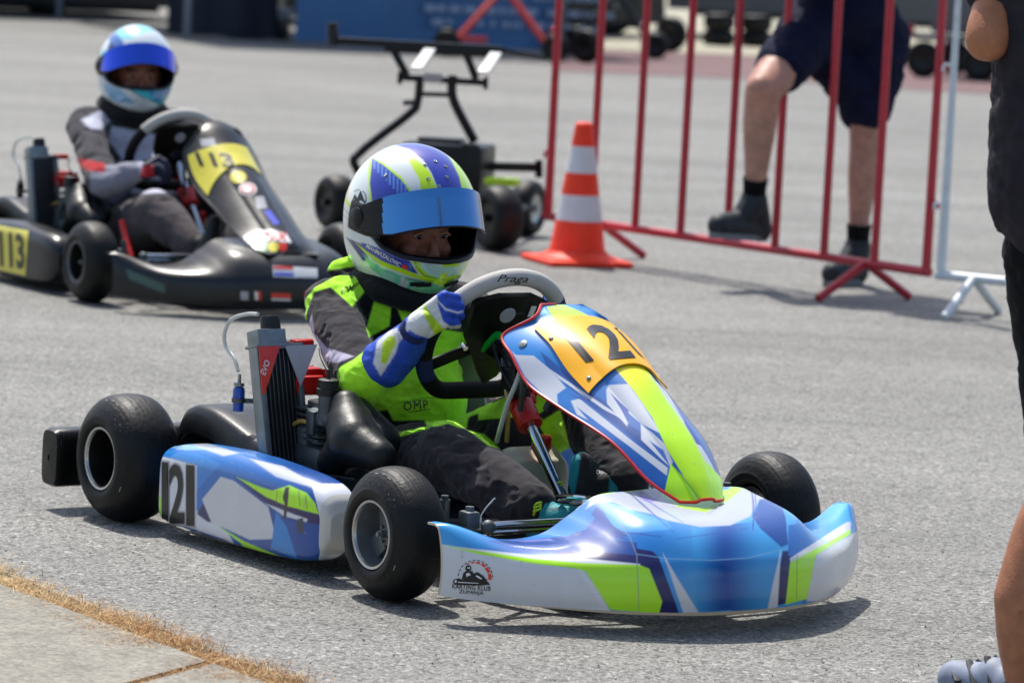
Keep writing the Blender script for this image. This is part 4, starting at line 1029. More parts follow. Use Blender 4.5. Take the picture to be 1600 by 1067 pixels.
pl1 = plate(P1, P1['fairing'], .25, .495, -.66, .62, .006, 'number_plate', M_['plate_orange'], K1, M41)
sticktext(pl1, M41, '2', (952, 534), (40, -3), (-42, -53), M_['sticker_black'], bold=.03, off=.0012)
sticktext(pl1, M41, '1', (902, 541), (13, -3), (-40, -48), M_['sticker_black'], bold=.03, off=.0012)
sticktext(pl1, M41, '1', (984, 537), (10, 8), (-36, -40), M_['sticker_black'], bold=.03, off=.0012)
def screws(pts, parent, m='steel', r=.006):
    tree = BVHTree.FromPolygons([v.co for v in parent.data.vertices], [tuple(p.vertices) for p in parent.data.polygons]); Mi = M41.inverted()
    for x, y in pts:
        o3 = Mi @ Vector(_c); d = (Mi.to_3x3() @ Vector(ray(x, y))).normalized(); h = tree.ray_cast(o3, d)
        if h[0] is None: continue
        n = h[1] if h[1].dot(d) < 0 else -h[1]
        mb = MB(); mb.lathe([(0, r), (.002, r), (.003, r * .6), (.003, 0)], h[0], n, 16); mb.lathe([(.003, r * .35), (.0035, r * .3), (.0035, 0)], h[0], n, 6); mb.build('screw', M_[m], parent)
screws([(861, 529), (920, 591), (962, 514)], pl1, r=.0045)
screws([(817, 538)], P1['fairing'], r=.009)
sticktext(P1['spoke'], M41, 'I', (702, 573), (7, -3), (-2, -8), M_['sticker_white'], bold=.02); stick(P1['spoke'], M41, *polymesh([(712, 574), (708, 567), (710, 563), (714, 564), (718, 561), (720, 565)]), M_['sticker_yellow'], .001)
# side pods
pod_layers = [
    (grad('#1c74c6', '#174f9e', (330, 700), (460, 800)), [(200, 600), (600, 600), (600, 950), (200, 950)]),
    ('#7fb0dc', Z5((465, 540), (560, 540), (720, 585), (560, 590), (480, 575))), (WT, Z5((540, 545), (640, 565), (760, 600), (700, 612), (600, 575))),
    (WT, Z5((800, 620), (930, 650), (1000, 690), (1110, 735), (1050, 735), (900, 690))),
    ('#2e86d6', Z5((470, 590), (600, 600), (690, 640), (600, 740), (590, 650), (475, 610))),
    (WH, Z5((440, 610), (478, 615), (600, 648), (598, 890), (520, 870), (440, 860))),
    (LM, Z5((440, 750), (466, 770), (480, 850), (540, 885), (440, 880))),
    (WH, Z5((590, 815), (650, 845), (720, 905), (745, 950), (600, 905))),
    (NV, Z5((600, 830), (625, 790), (665, 865), (640, 860))),
    ('#2b4fa6', Z5((590, 890), (700, 925), (770, 960), (700, 950))),
    (GW, Z5((690, 690), (740, 705), (872, 805), (900, 925), (800, 928), (655, 862), (620, 776))),
    ('#1f3f9a', Z5(*line([(745, 695), (872, 795), (905, 925)], 6))), (NV, Z5((745, 690), (900, 780), (1065, 828), (1068, 872), (960, 852), (880, 805))),
    (LM, Z5((748, 690), (840, 728), (885, 742), (950, 722), (1015, 750), (1048, 790), (1062, 832), (940, 800), (860, 765))),
    (WH, Z5((860, 790), (950, 825), (1020, 850), (1015, 862), (930, 838))),
    (LM, Z5((680, 875), (780, 935), (960, 1010), (800, 985), (765, 940))),
    ('#2a86d0', Z5((900, 820), (940, 880), (980, 1000), (880, 960))),
    (WH, lambda co, q: (q[:, 0] > 60 + (1000 + 70 * np.sin(np.clip((q[:, 1] - 762) / 115 * math.pi / 2 + .55, 0, math.pi))) / 2.424 - 0) & (q[:, 0] > 480) & (q[:, 1] > 755)),
    ('#2a2c30', Z5((935, 730), (950, 728), (944, 800), (938, 850), (928, 848), (932, 790), (925, 770))), ('#3a4658', Z5((978, 850), (1002, 846), (1008, 890), (992, 912), (980, 900))),
    ('#30343c', Z5(*line([(905, 745), (900, 790)], 3))), ('#30343c', Z5(*line([(985, 742), (992, 800)], 3))), ('#30343c', Z5(*line([(1012, 760), (1018, 812)], 4))),
]
c0 = paint(P1['pods'][0].data, M41, '#1c74c6', pod_layers, local=lambda co, no, col: col.__setitem__((slice(None), slice(0, 3)), np.where(((co[:, 0] > .288) | (co[:, 2] < .027))[:, None], lin('#cfccc2'), col[:, :3])))
at_ = P1['pods'][1].data.color_attributes.new('paint', 'FLOAT_COLOR', 'POINT')
if len(P1['pods'][1].data.vertices) == len(c0): at_.data.foreach_set('color', c0.ravel())
pd = P1['pods'][0]
for ch, cx, w_, bold in (('2', 276.5, 22, .02), ('1', 297.5, 10, .02), ('1', 258.5, 8, .02)):
    y = 771 + (cx - 275) * .12; hh = 92 if ch == '2' else 94
    sticktext(pd, M41, ch, (cx, y), (w_ + 5, 1), (0, -hh - 6), M_['sticker_grey'], bold=bold + .02, off=.0008)
    sticktext(pd, M41, ch, (cx, y), (w_ + 1.5, 1), (0, -hh), M_['sticker_black'], bold=bold, off=.0014)
# wheel grip lettering, spoke mark
sticktext(P1['rim'], M41, 'Praga', (801, 437), (48, 1), (2, -14), M_['sticker_black'], bold=.0, shear=.35, off=.0012)
# ---------------------------------------------------------------- far kart, 113
kart2, P2 = kart(K2, 'black')
tag(kart2, 'black racing kart numbered 113 on a yellow plate, behind the blue one', 'kart', 'racing karts')
M42 = P2['M4']
dark = [('#13171b', [(-200, 0), (800, 0), (800, 600), (-200, 600)])]
Z1 = zoom(0, 0, 2.133)
paint(P2['bumper'].data, M42, '#13171b', dark + [('#3f5c56', Z1((420, 895), (550, 950), (548, 978), (430, 930)))])
fl2 = dark
paint(P2['fairing'].data, M42, '#13171b', fl2)
for p in P2['pods']: paint(p.data, M42, '#14181c', [])
def sq(o, M, pts, m, off=.001): stick(o, M, *polymesh(pts), M_[m], off)
B2, F2, D2 = P2['bumper'], P2['fairing'], P2['pods'][0]
M_['sticker_pale_blue'] = mat('sticker_pale_blue', '#4a55c8', .4); M_['sticker_green'] = mat('sticker_green', '#177a3c', .4)
for k in range(6): sq(B2, M42, [(426 + k * 6, 415 + k * .4), (432 + k * 6, 415.4 + k * .4), (433 + k * 6, 433 + k * .3), (427 + k * 6, 432.7 + k * .3)], 'sticker_white')
for k in range(6): sq(B2, M42, [(462 + k * 5.6, 417 + k * .4), (467.6 + k * 5.6, 417.4 + k * .4), (468 + k * 5.6, 434 + k * .2), (462.5 + k * 5.6, 434)], 'sticker_white')
sq(B2, M42, [(427, 416), (458, 417), (458, 421), (427, 420)], 'sticker_red', .0016); sq(B2, M42, [(428, 426), (459, 427), (459, 432), (428, 431)], 'sticker_pale_blue', .0016)
for x, c in ((376, 'sticker_grey'), (398, 'sticker_white'), (403, 'sticker_red'), (476, 'sticker_red')): sq(B2, M42, [(x, 455), (x + (12 if x == 376 else 5), 456), (x + (12 if x == 376 else 5), 469), (x, 468)], c)
sq(B2, M42, [(424, 458), (454, 459), (454, 466), (424, 465)], 'sticker_red'); sq(B2, M42, [(424, 466), (454, 467), (454, 470), (424, 469)], 'sticker_white')
pl2 = plate(P2, F2, .29, .42, -.93, .52, .004, 'number_plate', M_['sticker_yellow'], K2, M42)
sticktext(pl2, M42, '113', (336, 250), (56, 2), (-9, -22), M_['sticker_black'], bold=.03, off=.0015)
def disc(o, M, x, y, r, m, ry=None, off=.001): sq(o, M, ring(x, y, r, ry or r * .75, 16), m, off)
disc(F2, M42, 372, 277, 13, 'sticker_yellow'); disc(F2, M42, 387, 296, 14, 'sticker_white'); disc(F2, M42, 387, 296, 11, 'sticker_red', off=.0015); disc(F2, M42, 387, 296, 8, 'sticker_white', off=.002)
sq(F2, M42, [(398, 308), (412, 307), (418, 326), (402, 327)], 'sticker_grey'); sq(F2, M42, [(411, 330), (422, 328), (438, 350), (428, 352)], 'sticker_pale_blue')
sq(F2, M42, [(380, 370), (400, 360), (425, 359), (448, 366), (456, 380), (430, 377), (405, 377), (385, 384)], 'sticker_white')
sticktext(F2, M42, 'ROTAX', (417, 370), (62, 0), (2, -12), M_['sticker_red'], bold=.03, off=.0018)
disc(F2, M42, 411, 386, 9, 'sticker_green', 8); disc(F2, M42, 427, 386, 9, 'sticker_yellow', 8); disc(F2, M42, 442, 386, 7, 'sticker_red', 7)
sq(F2, M42, [(312, 218), (334, 216), (338, 228), (315, 230)], 'sticker_grey')
sq(D2, M42, [(-12, 350), (45, 361), (40, 431), (-14, 419)], 'sticker_yellow', .0012)
sticktext(D2, M42, '113', (19, 391), (38, 6), (-2, -56), M_['sticker_black'], bold=.03, off=.0024)
# ---------------------------------------------------------------- drivers
def hshape(n, chin=1.0):
    """helmet skin for unit directions n (k,3): x forward, z up"""
    n = np.asarray(n, float); x, y, z = n[:, 0], n[:, 1], n[:, 2]
    hz = np.sqrt(np.clip(1 - z * z, 0, 1)); az = np.arctan2(y, x)
    low = np.clip(-z, 0, 1)
    hr = np.where(z > 0, hz, np.clip(1 - low ** 2.7, 0, 1) ** .5)
    fr = np.clip(np.cos(az), 0, 1)
    a = np.where(x > 0, .142 + .017 * low * fr ** 1.5 - .004 * (z > .2) * z, .142)
    X = np.cos(az) * hr * a; Y = np.sin(az) * hr * (.122 - .010 * low * fr)
    X = X - .012 * low * (x < 0) * hr * np.cos(az) * 1.2
    Z = np.where(z > 0, z * .138, z * .150)
    Z = Z - .004 * low * fr
    return np.stack([X, Y, Z], 1)
def dirs(az, el): return np.stack([np.cos(el) * np.cos(az), np.cos(el) * np.sin(az), np.sin(el)], -1)
def helmet(parent, Mh, M4, style, layers):
    """Mh: helmet frame inside the kart frame; M4 kart->world"""
    sc_ = 1.12 if style == 1 else 1.06
    Mh = Mh @ Matrix.Scale(sc_, 4)
    hm = empty('helmet'); hm.parent = parent; hm.matrix_local = Mh
    na, ne = 440, 260
    az = np.linspace(-math.pi, math.pi, na, endpoint=False); el = np.linspace(-math.pi / 2 * .86, math.pi / 2, ne)
    A, E_ = np.meshgrid(az, el, indexing='ij'); Dn = dirs(A.ravel(), E_.ravel()); Pn = hshape(Dn)
    # soft ridges: brow, side vents, chin vent channel
    x, y, z = Pn[:, 0], Pn[:, 1], Pn[:, 2]; azd = np.degrees(np.arctan2(y, x))
    zlo = np.interp(np.abs(azd), [0, 40, 58, 68, 72], [-.052, -.049, -.038, -.018, .0]); zhi = np.interp(np.abs(azd), [0, 60, 72], [.046, .040, .01])
    hole = (x > 0) & (np.abs(azd) < 71) & (z > zlo) & (z < zhi)
    # raised rolled lip round the eye opening
    dd = np.minimum(np.abs(z - zlo), np.abs(z - zhi)); nearlip = (x > 0) & (np.abs(azd) < 72) & (z < zlo) & (z > zlo - .006)
    Pn = Pn + Dn * (nearlip * .0025)[:, None]
    chan = np.exp(-((z + .098) / .006) ** 2) * (np.abs(azd) < 30) * (np.abs(azd) > 6); Pn = Pn - Dn * (chan * .004)[:, None]
    idx = np.arange(na * ne).reshape(na, ne); V2 = [tuple(p) for p in Pn]; F = []
    H = hole.reshape(na, ne)
    for i in range(na):
        i2 = (i + 1) % na
        for j in range(ne - 1):
            if H[i, j] and H[i2, j] and H[i, j + 1] and H[i2, j + 1]: continue
            F.append((idx[i, j], idx[i2, j], idx[i2, j + 1], idx[i, j + 1]))
    me = bpy.data.meshes.new('shell'); me.from_pydata(V2, [], F); me.update()
    bm = bmesh.new(); bm.from_mesh(me); bmesh.ops.remove_doubles(bm, verts=bm.verts, dist=1e-5)
    loose = [v for v in bm.verts if not v.link_faces]; bmesh.ops.delete(bm, geom=loose, context='VERTS'); bmesh.ops.recalc_face_normals(bm, faces=bm.faces); bm.to_mesh(me); bm.free()
    sh = link('helmet_shell', me, [M_['helmet_paint']], hm)
    paint(me, M4 @ Mh, '#dfe3e2', layers)
    # black lining inside, leaving the face clear
    m = MB(); Ai = az[::4]; Ei = el[::4]; G = np.zeros((len(Ai), len(Ei), 3))
    m2 = MB()
    D3 = dirs(*[q.ravel() for q in np.meshgrid(Ai, Ei, indexing='ij')]); Q = hshape(D3) * .93; h2 = None
    x3, y3, z3 = Q[:, 0], Q[:, 1], Q[:, 2]; a3 = np.degrees(np.arctan2(y3, x3))
    h2 = ((x3 > 0) & (np.abs(a3) < 66) & (z3 > np.interp(np.abs(a3), [0, 45, 66], [-.048, -.044, -.015])) & (z3 < .04)).reshape(len(Ai), len(Ei))
    id2 = np.arange(len(Ai) * len(Ei)).reshape(len(Ai), len(Ei)); F = []
    for i in range(len(Ai)):
        i2 = (i + 1) % len(Ai)
        for j in range(len(Ei) - 1):
            if h2[i, j] and h2[i2, j] and h2[i, j + 1] and h2[i2, j + 1]: continue
            F.append((id2[i, j], id2[i, j + 1], id2[i2, j + 1], id2[i2, j]))
    m2.add([tuple(p) for p in Q], F)
    m2.build('lining', M_['black_cloth'], hm, fix=False)
    # rubber seal around the opening and at the neck
    a = np.radians(np.concatenate([np.linspace(-71, 71, 60), np.linspace(71, -71, 60)]))
    zz = np.concatenate([np.interp(np.abs(np.degrees(a[:60])), [0, 40, 58, 68, 72], [-.052, -.049, -.038, -.018, .0]), np.interp(np.abs(np.degrees(a[60:])), [0, 60, 72], [.046, .040, .01])])
    P = []
    for t, q in zip(a, zz):
        e = math.asin(max(-1, min(1, q / (.138 if q > 0 else .150)))); P.append(tuple(hshape(dirs(np.array([t]), np.array([e])))[0] * .985))
    m = MB(); m.tube(P, .0055, 8, closed=True); m.build('eyeport_seal', M_['dark_rubber'], hm)
    e = el[0]; P = [tuple(hshape(dirs(np.array([t]), np.array([e])))[0]) for t in np.linspace(0, 2 * math.pi, 60, endpoint=False)]
    m = MB(); m.tube(P, .007, 8, closed=True); m.build('neck_roll', M_['dark_rubber'], hm)
    # visor, raised; its last stretch on each side is the black carrier
    na2, nz = 150, 26; up = R(29 if style == 1 else 33); G = np.zeros((na2, nz, 3)); tt = np.linspace(-R(86), R(86), na2)
    for i, t in enumerate(tt):
        k = max(0, (abs(t) - R(50)) / R(36)); z0 = -.058 + .040 * k ** 1.6; z1 = .016 - .004 * k
        cr_ = math.sqrt(max(0, 1 - (max(0, abs(t) - R(80)) / R(6)) ** 2)); zm = (z0 + z1) / 2; z0, z1 = zm + (z0 - zm) * max(cr_, .15), zm + (z1 - zm) * max(cr_, .15)
        p0 = hshape(dirs(np.array([t]), np.array([0.0])))[0] * 1.055
        for j, q in enumerate(np.linspace(z0, z1, nz)):
            b = -.22 * abs(q) ** 1.0 * (q < 0) * .25
            px_ = p0[0] + b * math.cos(t); c, s = math.cos(up), math.sin(up)
            G[i, j] = (px_ * c - q * s, p0[1], px_ * s + q * c)
    vs = shell('visor', G, [M_['visor_blue' if style == 1 else 'visor_violet'], M_['black_plastic']], hm, th=.0022, outward=(0, 0, 0))
    for p in vs.data.polygons:
        if p.center[0] < (.066 + .36 * max(0, .055 - p.center[2]) if style == 1 else .05) and abs(p.center[1]) > .09: p.material_index = 1
    edge = [tuple(p) for p in G[6:-6, 0]]; m = MB(); m.tube(edge, .0018, 8); m.build('visor_edge', M_['black_plastic'], vs)
    for s in (-1, 1):
        P3 = np.zeros((24, 16, 3))
        for i, t in enumerate(np.linspace(R(60), R(99), 24)):
            for j, q in enumerate(np.linspace(-.026, .030, 16)):
                e = 1 if 0 < i < 23 and 0 < j < 15 else 0
                p = hshape(dirs(np.array([t * s]), np.array([math.asin(q / (.138 if q > 0 else .15))])))[0] * (1.028 if e else 1.0); P3[i, j] = p
        shell('visor_plate', P3, [M_['black_plastic']], hm, th=.002, outward=(0, 0, 0))
        m = MB(); c = Vector((.016, s * .126, .004)); m.lathe([(-.004, .019), (.003, .019), (.006, .015), (.007, 0)], c, (.12, s, 0), 28); m.build('visor_pivot', M_['rim_dark'], hm)
    # screws of the intake strip
    if style == 1:
        for aa, ee in [(-8, 38), (-20, 44), (6, 46), (-22, 58), (0, 62), (14, 56), (-70, 40), (-96, 12)]:
            d = dirs(np.array([R(aa)]), np.array([R(ee)])); p = Vector(hshape(d)[0]); m = MB(); m.lathe([(-.001, .0036), (.0015, .0036), (.002, .002), (.001, 0)], p, Vector(d[0]), 12); m.build('screw', M_['steel'], hm)
        for rng_ in ((-24, -17), (18, 24)):
          m = MB()
          for aa in rng_:
              d = dirs(np.array([R(aa)]), np.array([R(-41)])); p = Vector(hshape(d)[0]); t = Vector((-math.sin(R(aa)), math.cos(R(aa)), .1)); m.beam(p - t * .014, p + t * .014, .009, .005, up=Vector(d[0]), bev=.002)
          m.build('chin_vent', M_['gap_black'], hm)
    return hm, sh
def head(parent, Mh, M4, gaze=(0, 0)):
    m = MB()
    m.ball((-.005, 0, -.02), (.092, .072, .105)); m.ball((.030, 0, -.055), (.055, .055, .060)); m.ball((.058, 0, -.098), (.024, .026, .02))
    m.limb((.088, 0, -.030), .0075, (.101, 0, -.058), .0095); m.ball((.094, .010, -.060), .0065); m.ball((.094, -.010, -.060), .0065)
    for s in (-1, 1): m.ball((.070, s * .028, -.006), (.014, .022, .006)); m.ball((.062, s * .036, -.055), (.022, .02, .022)); m.ball((-.005, s * .074, -.035), (.015, .008, .025))
    m.limb((.078, -.018, -.080), .006, (.078, .018, -.080), .006)
    m.limb((-.01, 0, -.09), .045, (-.015, 0, -.2), .045)
    me = organic(m, .0035, 5)
    hd = link('head', me, [M_['skin_paint']], parent); hd.matrix_local = Mh @ Matrix.Translation((.004, 0, .006)) @ Matrix.Scale(1.08, 4)
    def loc(co, no, col):
        b = (co[:, 0] > .06) & (np.abs(np.abs(co[:, 1]) - .028) < .019) & (np.abs(co[:, 2] + .004) < .0035); col[b, :3] = lin('#2a1a12')
        lid = (co[:, 0] > .06) & (np.abs(np.abs(co[:, 1]) - .028) < .015) & (np.abs(co[:, 2] + .022) < .007); col[lid, :3] = lin('#8a5644')
        lp = (co[:, 0] > .074) & (np.abs(co[:, 1]) < .02) & (np.abs(co[:, 2] + .080) < .006); col[lp, :3] = lin('#9a4d48')
    paint(me, Matrix.Identity(4), '#83513f', [], mirror=0.0, local=loc)
    for s in (-1, 1):
        c = V(.0785, s * .028, -.023); m = MB(); m.ball(c + V(-.001, 0, 0), (.0075, .0120, .0068), n=12); e = m.build('eye', M_['eye_white'], hd)
        m = MB(); m.ball(c + V(.0062, gaze[0] * .006, gaze[1] * .004), (.0035, .0055, .0055), n=10); m.build('iris', M_['eye_dark'], e)
        m = MB(); m.tube([c + V(.004, -.013, .001), c + V(.0095, 0, .0078), c + V(.004, .013, .001)], .002, 8, smooth=10); m.build('eyelid', M_['skin'], hd)
    return hd
def fold(seed, amp=.0045):
    def fn(co, no):
        a = fbm(co, 11, seed, 3, (1, 1, 1.6)); b = fbm(co, 26, seed + 9, 2, (1.3, .8, 1))
        r = 1 - np.abs(a) * 2.2                           # ridged: sharp creases between soft swells
        return amp * (a * 1.2 + .55 * r * np.abs(r)) + amp * .35 * b
    return fn
def hand(parent, name, wrist, knuck, tips_dir, curl, side, mats, thumb, root_w=.034):
    """gloved hand: palm from wrist to knuckle row, fingers curling round the rim.
    knuck: centre of the knuckle row; side: unit vector along the row towards the little finger; tips_dir, curl: first and last finger directions"""
    wrist, knuck = Vector(wrist), Vector(knuck); side = Vector(side).normalized(); m = MB()
    d = (knuck - wrist).normalized()
    for k, (o, L_, r) in enumerate(((-1.5, .92, .0088), (-.5, 1.0, .0092), (.5, .95, .0088), (1.5, .78, .0080))):
        b = knuck + side * o * .0175 - d * (.004 * abs(o)); root_ = wrist + side * o * .011
        m.limb(root_, .016, b, .0118)
        u = Vector(tips_dir).normalized(); v = Vector(curl).normalized()
        p1 = b + u * .030 * L_; p2 = p1 + (u * .35 + v).normalized() * .024 * L_; p3 = p2 + (v * .6 - u * .8).normalized() * .019 * L_
        m.limb(b, r * 1.12, p1, r * 1.02); m.limb(p1, r * 1.02, p2, r * .96); m.limb(p2, r * .96, p3, r * .88)
    th = [Vector(p) for p in thumb]; m.chain([(th[0], .013), (th[1], .0105), (th[2], .009), (th[3], .008)])
    me = organic(m, .0023, 4)
    return me
def driver(K, P, style):
    M4 = P['M4']; at = K.at; near = style == 1
    root = empty('person', M4)
    if near:
        hp = V(-.187, 0.0, .679); neck = V(-.195, 0, .545); chest = V(-.20, 0, .42); belly = V(-.155, 0, .29); pel = V(-.10, 0, .17)
        shR, shL = V(-.232, -.158, .488), V(-.205, .15, .475); elR = at(566, 598, y=-.235); wrR = at(634, 541, y=-.19); elL = V(.0, .25, .37); wrL = V(.09, .175, .46)
        knR = at(700, 712, y=-.165); anR = at(830, 790, y=-.135); knL = V(.215, .175, .335); anL = at(975, 752, y=.12)
    else:
        hp = V(-.15, -.01, .722); neck = V(-.165, -.01, .595); chest = V(-.18, 0, .46); belly = V(-.13, 0, .31); pel = V(-.08, 0, .18)
        shR, shL = V(-.19, -.17, .52), V(-.17, .165, .52); elR = K.at(160, 285, y=-.27); wrR = K.at(218, 268, y=-.19); elL = V(.03, .26, .40); wrL = V(.10, .17, .50)
        knR = K.at(245, 330, y=-.17); anR = K.at(300, 385, y=-.13); knL = V(.20, .20, .36); anL = V(.44, .10, .18)
    # --- body: one skin
    m = MB(); k = 1.0 if near else 1.06
    m.ball(chest + V(0, 0, .01), (.098 * k, .142 * k, .105)); m.ball(belly, (.100 * k, .128 * k, .12)); m.ball(pel, (.105, .135, .095)); m.ball(chest + V(.01, 0, -.07), (.105 * k, .135 * k, .1))
    m.limb(shR, .062 * k, shL, .062 * k); m.limb(chest, .075, neck, .052); m.limb(neck, .05, hp + V(-.02, 0, -.04), .05)
    m.ball(hp + V(-.01, 0, -.01), (.088, .070, .10))
    for sh_, el_, wr_ in ((shR, elR, wrR), (shL, elL, wrL)):
        m.chain([(sh_, .060 * k), (sh_.lerp(el_, .5), .053 * k), (el_, .050 * k), (el_.lerp(wr_, .5), .044 * k), (wr_, .031)])
    for s, kn, an in ((-1, knR, anR), (1, knL, anL)):
        hip = pel + V(.02, s * .075, -.01); m.chain([(hip, .085 * k), (hip.lerp(kn, .55), .080 * k), (kn, .068 * k), (kn.lerp(an, .45), .062 * k), (an, .048)])
    me = organic(m, .0062 if near else .009, 8 if near else 6, subs=1 if near else 0)
    displace(me, fold(1.7 if near else 5.1, .0062 if near else .006))
    body = link('racing_suit', me, [M_['cloth']], root)
    Z2, Z3, Z6 = zoom(440, 420, 3.81), zoom(660, 440, 2.964), zoom(440, 600, 2.857)
    NE, CH, BK = '#b2fa2c', '#2b272b', '#0a0a0c'
    if near:
        lay = [(CH, [(300, 300), (1200, 300), (1200, 1000), (300, 1000)]),
            (BK, Z2((430, 60), (560, 60), (800, 180), (900, 380), (900, 420), (700, 420), (520, 400), (420, 220), (470, 120))),
            (NE, Z2((90, 420), (110, 250), (150, 170), (200, 110), (330, 40), (400, 40), (440, 100), (290, 110), (190, 140), (150, 260), (140, 420))),
            (NE, Z2((280, 100), (430, 70), (515, 100), (500, 130), (420, 225), (350, 160))), (NE, Z2((430, 30), (530, 50), (500, 80), (460, 110), (420, 80))),
            (NE, Z2((580, 110), (655, 200), (642, 340), (520, 408), (505, 360), (540, 230))), (NE, Z2((675, 210), (790, 185), (820, 230), (900, 330), (800, 380), (720, 310))),
            (NE, Z2((520, 560), (800, 500), (880, 400), (960, 360), (1080, 380), (1150, 470), (1200, 640), (1200, 850), (1120, 880), (1115, 950), (860, 935), (850, 900), (660, 905), (630, 840), (480, 850))),
            (NE, Z2((330, 620), (350, 580), (420, 545), (520, 470), (620, 420), (800, 380), (820, 560), (720, 720), (640, 800), (520, 850), (420, 800), (345, 700))),
            ('#4fb010', Z2(*line([(700, 790), (860, 765), (960, 770)], 7))), ('#5cc012', Z2(*line([(975, 850), (978, 910)], 5))), ('#5cc012', Z2(*line([(880, 400), (895, 560), (950, 640)], 5))),
            (BK, Z2((500, 850), (630, 845), (665, 905), (850, 905), (865, 935), (700, 965), (590, 1010), (540, 930))),
            (BK, Z2((1110, 890), (1200, 850), (1250, 900), (1180, 1000), (1100, 950))), (BK, Z2((1160, 600), (1330, 640), (1330, 800), (1170, 790))),
            (NE, Z2((585, 1015), (650, 980), (880, 935), (880, 948), (660, 1015), (600, 1040))), (NE, Z2((1110, 960), (1210, 985), (1300, 1070), (1230, 1050))),
            (CH, Z2((590, 1045), (660, 1020), (880, 950), (990, 920), (1120, 970), (1250, 1100), (1250, 1500), (560, 1500))),
            (NE, Z3((505, 600), (560, 640), (640, 590), (705, 860), (640, 820), (560, 700))), (NE, Z3((330, 560), (500, 480), (600, 500), (560, 600), (520, 620), (260, 640), (250, 560))),
            (BK, Z3((640, 590), (720, 620), (760, 800), (710, 870))),
            ('#bdb6cc', Z2((120, 450), (180, 270), (195, 385), (270, 470), (430, 520), (330, 560), (240, 545), (150, 490))),
        ]
        paint(me, M4, CH, lay, mirror=0.0)
        sticktext(body, M4, 'OMP', Z2((798, 812))[0], (38, -3.5), (-1, -13), M_['sticker_black'], bold=.0, off=.0015, spacing=1.15)
        for a, b in (((720, 795), (858, 778)), ((748, 852), (884, 834))): stick(body, M4, *polymesh(Z2(*line([a, (a[0] * .5 + b[0] * .5, a[1] * .5 + b[1] * .5), b], 5))), M_['sticker_black'], .0015)
        sticktext(body, M4, 'OMP', Z2((405, 118))[0], (26, -9), (5, -11), M_['sticker_black'], bold=.006, off=.0015)
    else:
        Za = zoom(0, 0, 2.133); WS, GY, DK = '#c6c6d6', '#35343a', '#141317'
        lay = [(GY, [(-100, 0), (700, 0), (700, 600), (-100, 600)]), (DK, Za((330, 330), (560, 330), (560, 450), (450, 440), (370, 390))),
            (WS, Za((270, 400), (330, 370), (380, 390), (340, 430), (300, 430))), (WS, Za((370, 420), (430, 430), (640, 480), (640, 640), (500, 645), (440, 650), (430, 600), (400, 520), (362, 470))),
            ('#8b8b98', Za((300, 570), (340, 560), (410, 530), (460, 540), (470, 610), (380, 680), (300, 640))), ('#b01018', Za((228, 520), (350, 545), (350, 575), (300, 570), (230, 550))),
            ('#4d4648', Za((420, 650), (520, 645), (640, 700), (700, 900), (400, 900)))]
        paint(me, M4, GY, lay, mirror=0.0)
    # --- collar
    m = MB(); cc = neck + V(.012, 0, -.018 if near else -.02)
    ringp = [(cc.x + .092 * math.cos(t) - .01, cc.y + .096 * math.sin(t), cc.z - .03 * math.cos(t) + .008) for t in np.linspace(0, 2 * math.pi, 40, endpoint=False)]
    m.tube(ringp, .021 if near else .028, 14, closed=True); m.tube([(x * .9 + cc.x * .1, y * .9, z + .028) for x, y, z in ringp], .02, 12, closed=True)
    (m.limb(at(530, 420, y=-.10), .020, at(568, 412, y=-.07), .026), m.limb(at(522, 424, y=-.11), .014, at(548, 440, y=-.10), .02)) if near else None
    me = organic(m, .004, 6); displace(me, fold(3.3, .003)); cl = link('neck_collar', me, [M_['cloth']], root)
    paint(me, M4, '#0d0d0f', [(NE, [(505, 398), (566, 394), (574, 414), (548, 417), (516, 422), (505, 420)])] if near else [])
    # --- head and helmet
    if near: Mh = Matrix.Translation(hp) @ Matrix.Rotation(R(-2), 4, 'Z') @ Matrix.Rotation(R(9), 4, 'Y') @ Matrix.Rotation(R(1), 4, 'X')
    else: Mh = Matrix.Translation(hp) @ Matrix.Rotation(R(-14), 4, 'Z') @ Matrix.Rotation(R(4), 4, 'Y')
    head(root, Mh, M4, (-.3, 0) if near else (0, 0))
    Zh = zoom(480, 200, 3.81)
